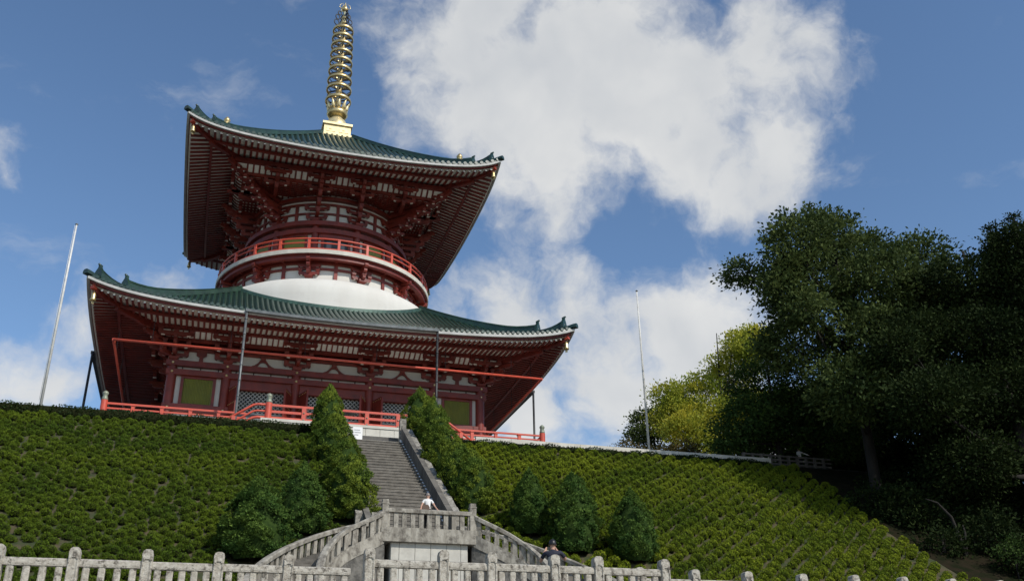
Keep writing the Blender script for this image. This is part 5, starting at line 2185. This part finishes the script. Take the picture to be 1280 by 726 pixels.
def base_joints(H=1.68, w=1.0):
    k = H / 1.68
    return {'pelvis': (0, 0, 0.92 * k, 0.135 * w), 'waist': (0, 0, 1.05 * k, 0.12 * w), 'chest': (0, 0, 1.26 * k, 0.145 * w), 'neck': (0, 0, 1.41 * k, 0.055),
            'jaw': (0, -0.012, 1.49 * k, 0.072), 'skull': (0, 0, 1.57 * k, 0.088), 'crown': (0, 0.008, 1.635 * k, 0.055),
            'hip_l': (-0.09, 0, 0.86 * k, 0.09 * w), 'knee_l': (-0.1, -0.015, 0.48 * k, 0.062), 'ankle_l': (-0.1, 0.01, 0.08 * k, 0.043), 'toe_l': (-0.115, -0.14, 0.03, 0.034),
            'hip_r': (0.09, 0, 0.86 * k, 0.09 * w), 'knee_r': (0.1, -0.015, 0.48 * k, 0.062), 'ankle_r': (0.1, 0.01, 0.08 * k, 0.043), 'toe_r': (0.115, -0.14, 0.03, 0.034),
            'sh_l': (-0.17 * w, 0, 1.35 * k, 0.062), 'sh_r': (0.17 * w, 0, 1.35 * k, 0.062)}


BASE_E = [('pelvis', 'waist', 1), ('waist', 'chest', 1), ('chest', 'neck', 1), ('neck', 'jaw', 0), ('jaw', 'skull', 0), ('skull', 'crown', 0),
          ('pelvis', 'hip_l', 2), ('hip_l', 'knee_l', 2), ('knee_l', 'ankle_l', 2), ('ankle_l', 'toe_l', 3),
          ('pelvis', 'hip_r', 2), ('hip_r', 'knee_r', 2), ('knee_r', 'ankle_r', 2), ('ankle_r', 'toe_r', 3),
          ('chest', 'sh_l', 1), ('chest', 'sh_r', 1)]


def face(k, H=1.68):
    s = H / 1.68
    m = MB()
    m.add([(-0.014, -0.085, 1.525 * s), (0.014, -0.085, 1.525 * s), (0, -0.112, 1.53 * s), (0, -0.086, 1.575 * s)], [(0, 1, 2), (1, 3, 2), (3, 0, 2)], 0)
    for sx in (-1, 1):
        m.box((sx * 0.032, -0.084, 1.572 * s), (0.026, 0.012, 0.012), m=1)
        m.box((sx * 0.092, 0.0, 1.55 * s), (0.016, 0.035, 0.055), m=0)
    m.box((0, -0.084, 1.495 * s), (0.045, 0.01, 0.01), m=2)
    return m


def build_people():
    # woman leaning on the landing rail, facing the camera
    J = base_joints(1.70)
    E_ = list(BASE_E)
    J['sleeve_l'] = (-0.235, -0.04, 1.23, 0.052)
    J['elbow_l'] = (-0.30, -0.09, 1.10, 0.036)
    J['hand_l'] = (-0.385, -0.32, 0.885, 0.03)
    J['sleeve_r'] = (0.235, -0.04, 1.23, 0.052)
    J['elbow_r'] = (0.30, -0.09, 1.10, 0.036)
    J['hand_r'] = (0.385, -0.32, 0.885, 0.03)
    for s in 'lr':
        E_ += [('sh_' + s, 'sleeve_' + s, 1), ('sleeve_' + s, 'elbow_' + s, 0), ('elbow_' + s, 'hand_' + s, 0)]
        finger_edges(J, E_, 'hand_' + s, (0, -1, -0.15), (1 if s == 'l' else -1, 0, 0))
    bag = MB()
    bag.prism([(-0.16, 0), (0.16, 0), (0.18, 0.16), (0.10, 0.27), (-0.10, 0.27), (-0.18, 0.16)], lambda a, b, w: Vector((-0.13 + a, -0.2 + w, 0.86 + b)), 0.1)
    f = face(0, 1.70)
    t = person('person in white top and dark trousers leaning with both hands on the landing rail', (0.0, -51.93, LZ), 0.0, J, E_, ((0, 0.015, 1.595), 0.10),
               ['skin', 'shirt_white', 'trousers', 'shoe', 'hair_grey'], [('bag', bag, 'bag_brown'), ('face', f, ['skin', 'hair_black', 'bag_brown'])])
    # man seen from behind, holding a phone up
    J = base_joints(1.74, 1.15)
    E_ = list(BASE_E)
    J['sleeve_l'] = (-0.30, -0.10, 1.30, 0.058)
    J['elbow_l'] = (-0.33, -0.20, 1.22, 0.042)
    J['hand_l'] = (-0.09, -0.36, 1.53, 0.034)
    J['sleeve_r'] = (0.29, -0.10, 1.28, 0.058)
    J['elbow_r'] = (0.34, -0.18, 1.19, 0.042)
    J['hand_r'] = (0.20, -0.36, 1.52, 0.034)
    for s in 'lr':
        E_ += [('sh_' + s, 'sleeve_' + s, 1), ('sleeve_' + s, 'elbow_' + s, 0), ('elbow_' + s, 'hand_' + s, 0)]
        finger_edges(J, E_, 'hand_' + s, (0.4 if s == 'l' else -0.4, -0.5, 0.7), (0, 0, 1))
    ph = MB()
    ph.box((0.06, -0.40, 1.58), (0.16, 0.012, 0.08))
    t = person('person in dark navy shirt seen from behind, holding up a phone behind the fence', (-0.52, -69.45, PLAZA), R(180 - 20), J, E_, ((0, 0.02, 1.625), 0.104),
               ['skin', 'shirt_navy', 'trousers', 'shoe', 'hair_black'], [('phone', ph, 'dark_metal'), ('face', face(0, 1.74), ['skin', 'hair_black', 'bag_brown'])])
    # figure in white at the crest fence under the trees
    J = base_joints(1.70, 1.05)
    E_ = list(BASE_E)
    J['elbow_l'] = (-0.28, -0.12, 1.12, 0.045)
    J['hand_l'] = (-0.30, -0.38, 1.02, 0.032)
    J['elbow_r'] = (0.42, -0.10, 1.24, 0.045)
    J['hand_r'] = (0.66, -0.22, 1.10, 0.032)
    for s in 'lr':
        E_ += [('sh_' + s, 'elbow_' + s, 1), ('elbow_' + s, 'hand_' + s, 1)]
        finger_edges(J, E_, 'hand_' + s, (0.3 if s == 'r' else 0, -1, -0.1), (1, 0, 0))
    person('person in white long-sleeved top standing at the crest fence under the trees', (32.75, -33.15, CREST), 0.0, J, E_, ((0, 0.015, 1.595), 0.10),
           ['skin', 'shirt_white', 'trousers', 'shoe', 'hair_black'], [('face', face(0, 1.70), ['skin', 'hair_black', 'bag_brown'])])


build_people()

# dark parasol standing on the terrace behind the railing
def build_parasol():
    x, y, z = 0.15, -22.6, -0.38
    t = thing('parasol', (x, y, z), 'dark open parasol behind the red terrace railing', 'parasol')
    m = MB()
    m.lathe([(0.02, z + 2.3), (0.35, z + 2.2), (0.7, z + 2.0), (0.68, z + 1.97), (0.02, z + 2.2)], (x, y), 8, smooth=False)
    put('canopy', m, t, 'umbrella')
    m = MB()
    m.tube([(x, y, z), (x, y, z + 2.36)], 0.025, 6)
    put('pole', m, t, 'gutter')
    m = MB()
    m.lathe([(0.25, z), (0.25, z + 0.06), (0.06, z + 0.1)], (x, y), 12)
    put('base', m, t, 'gutter')


build_parasol()
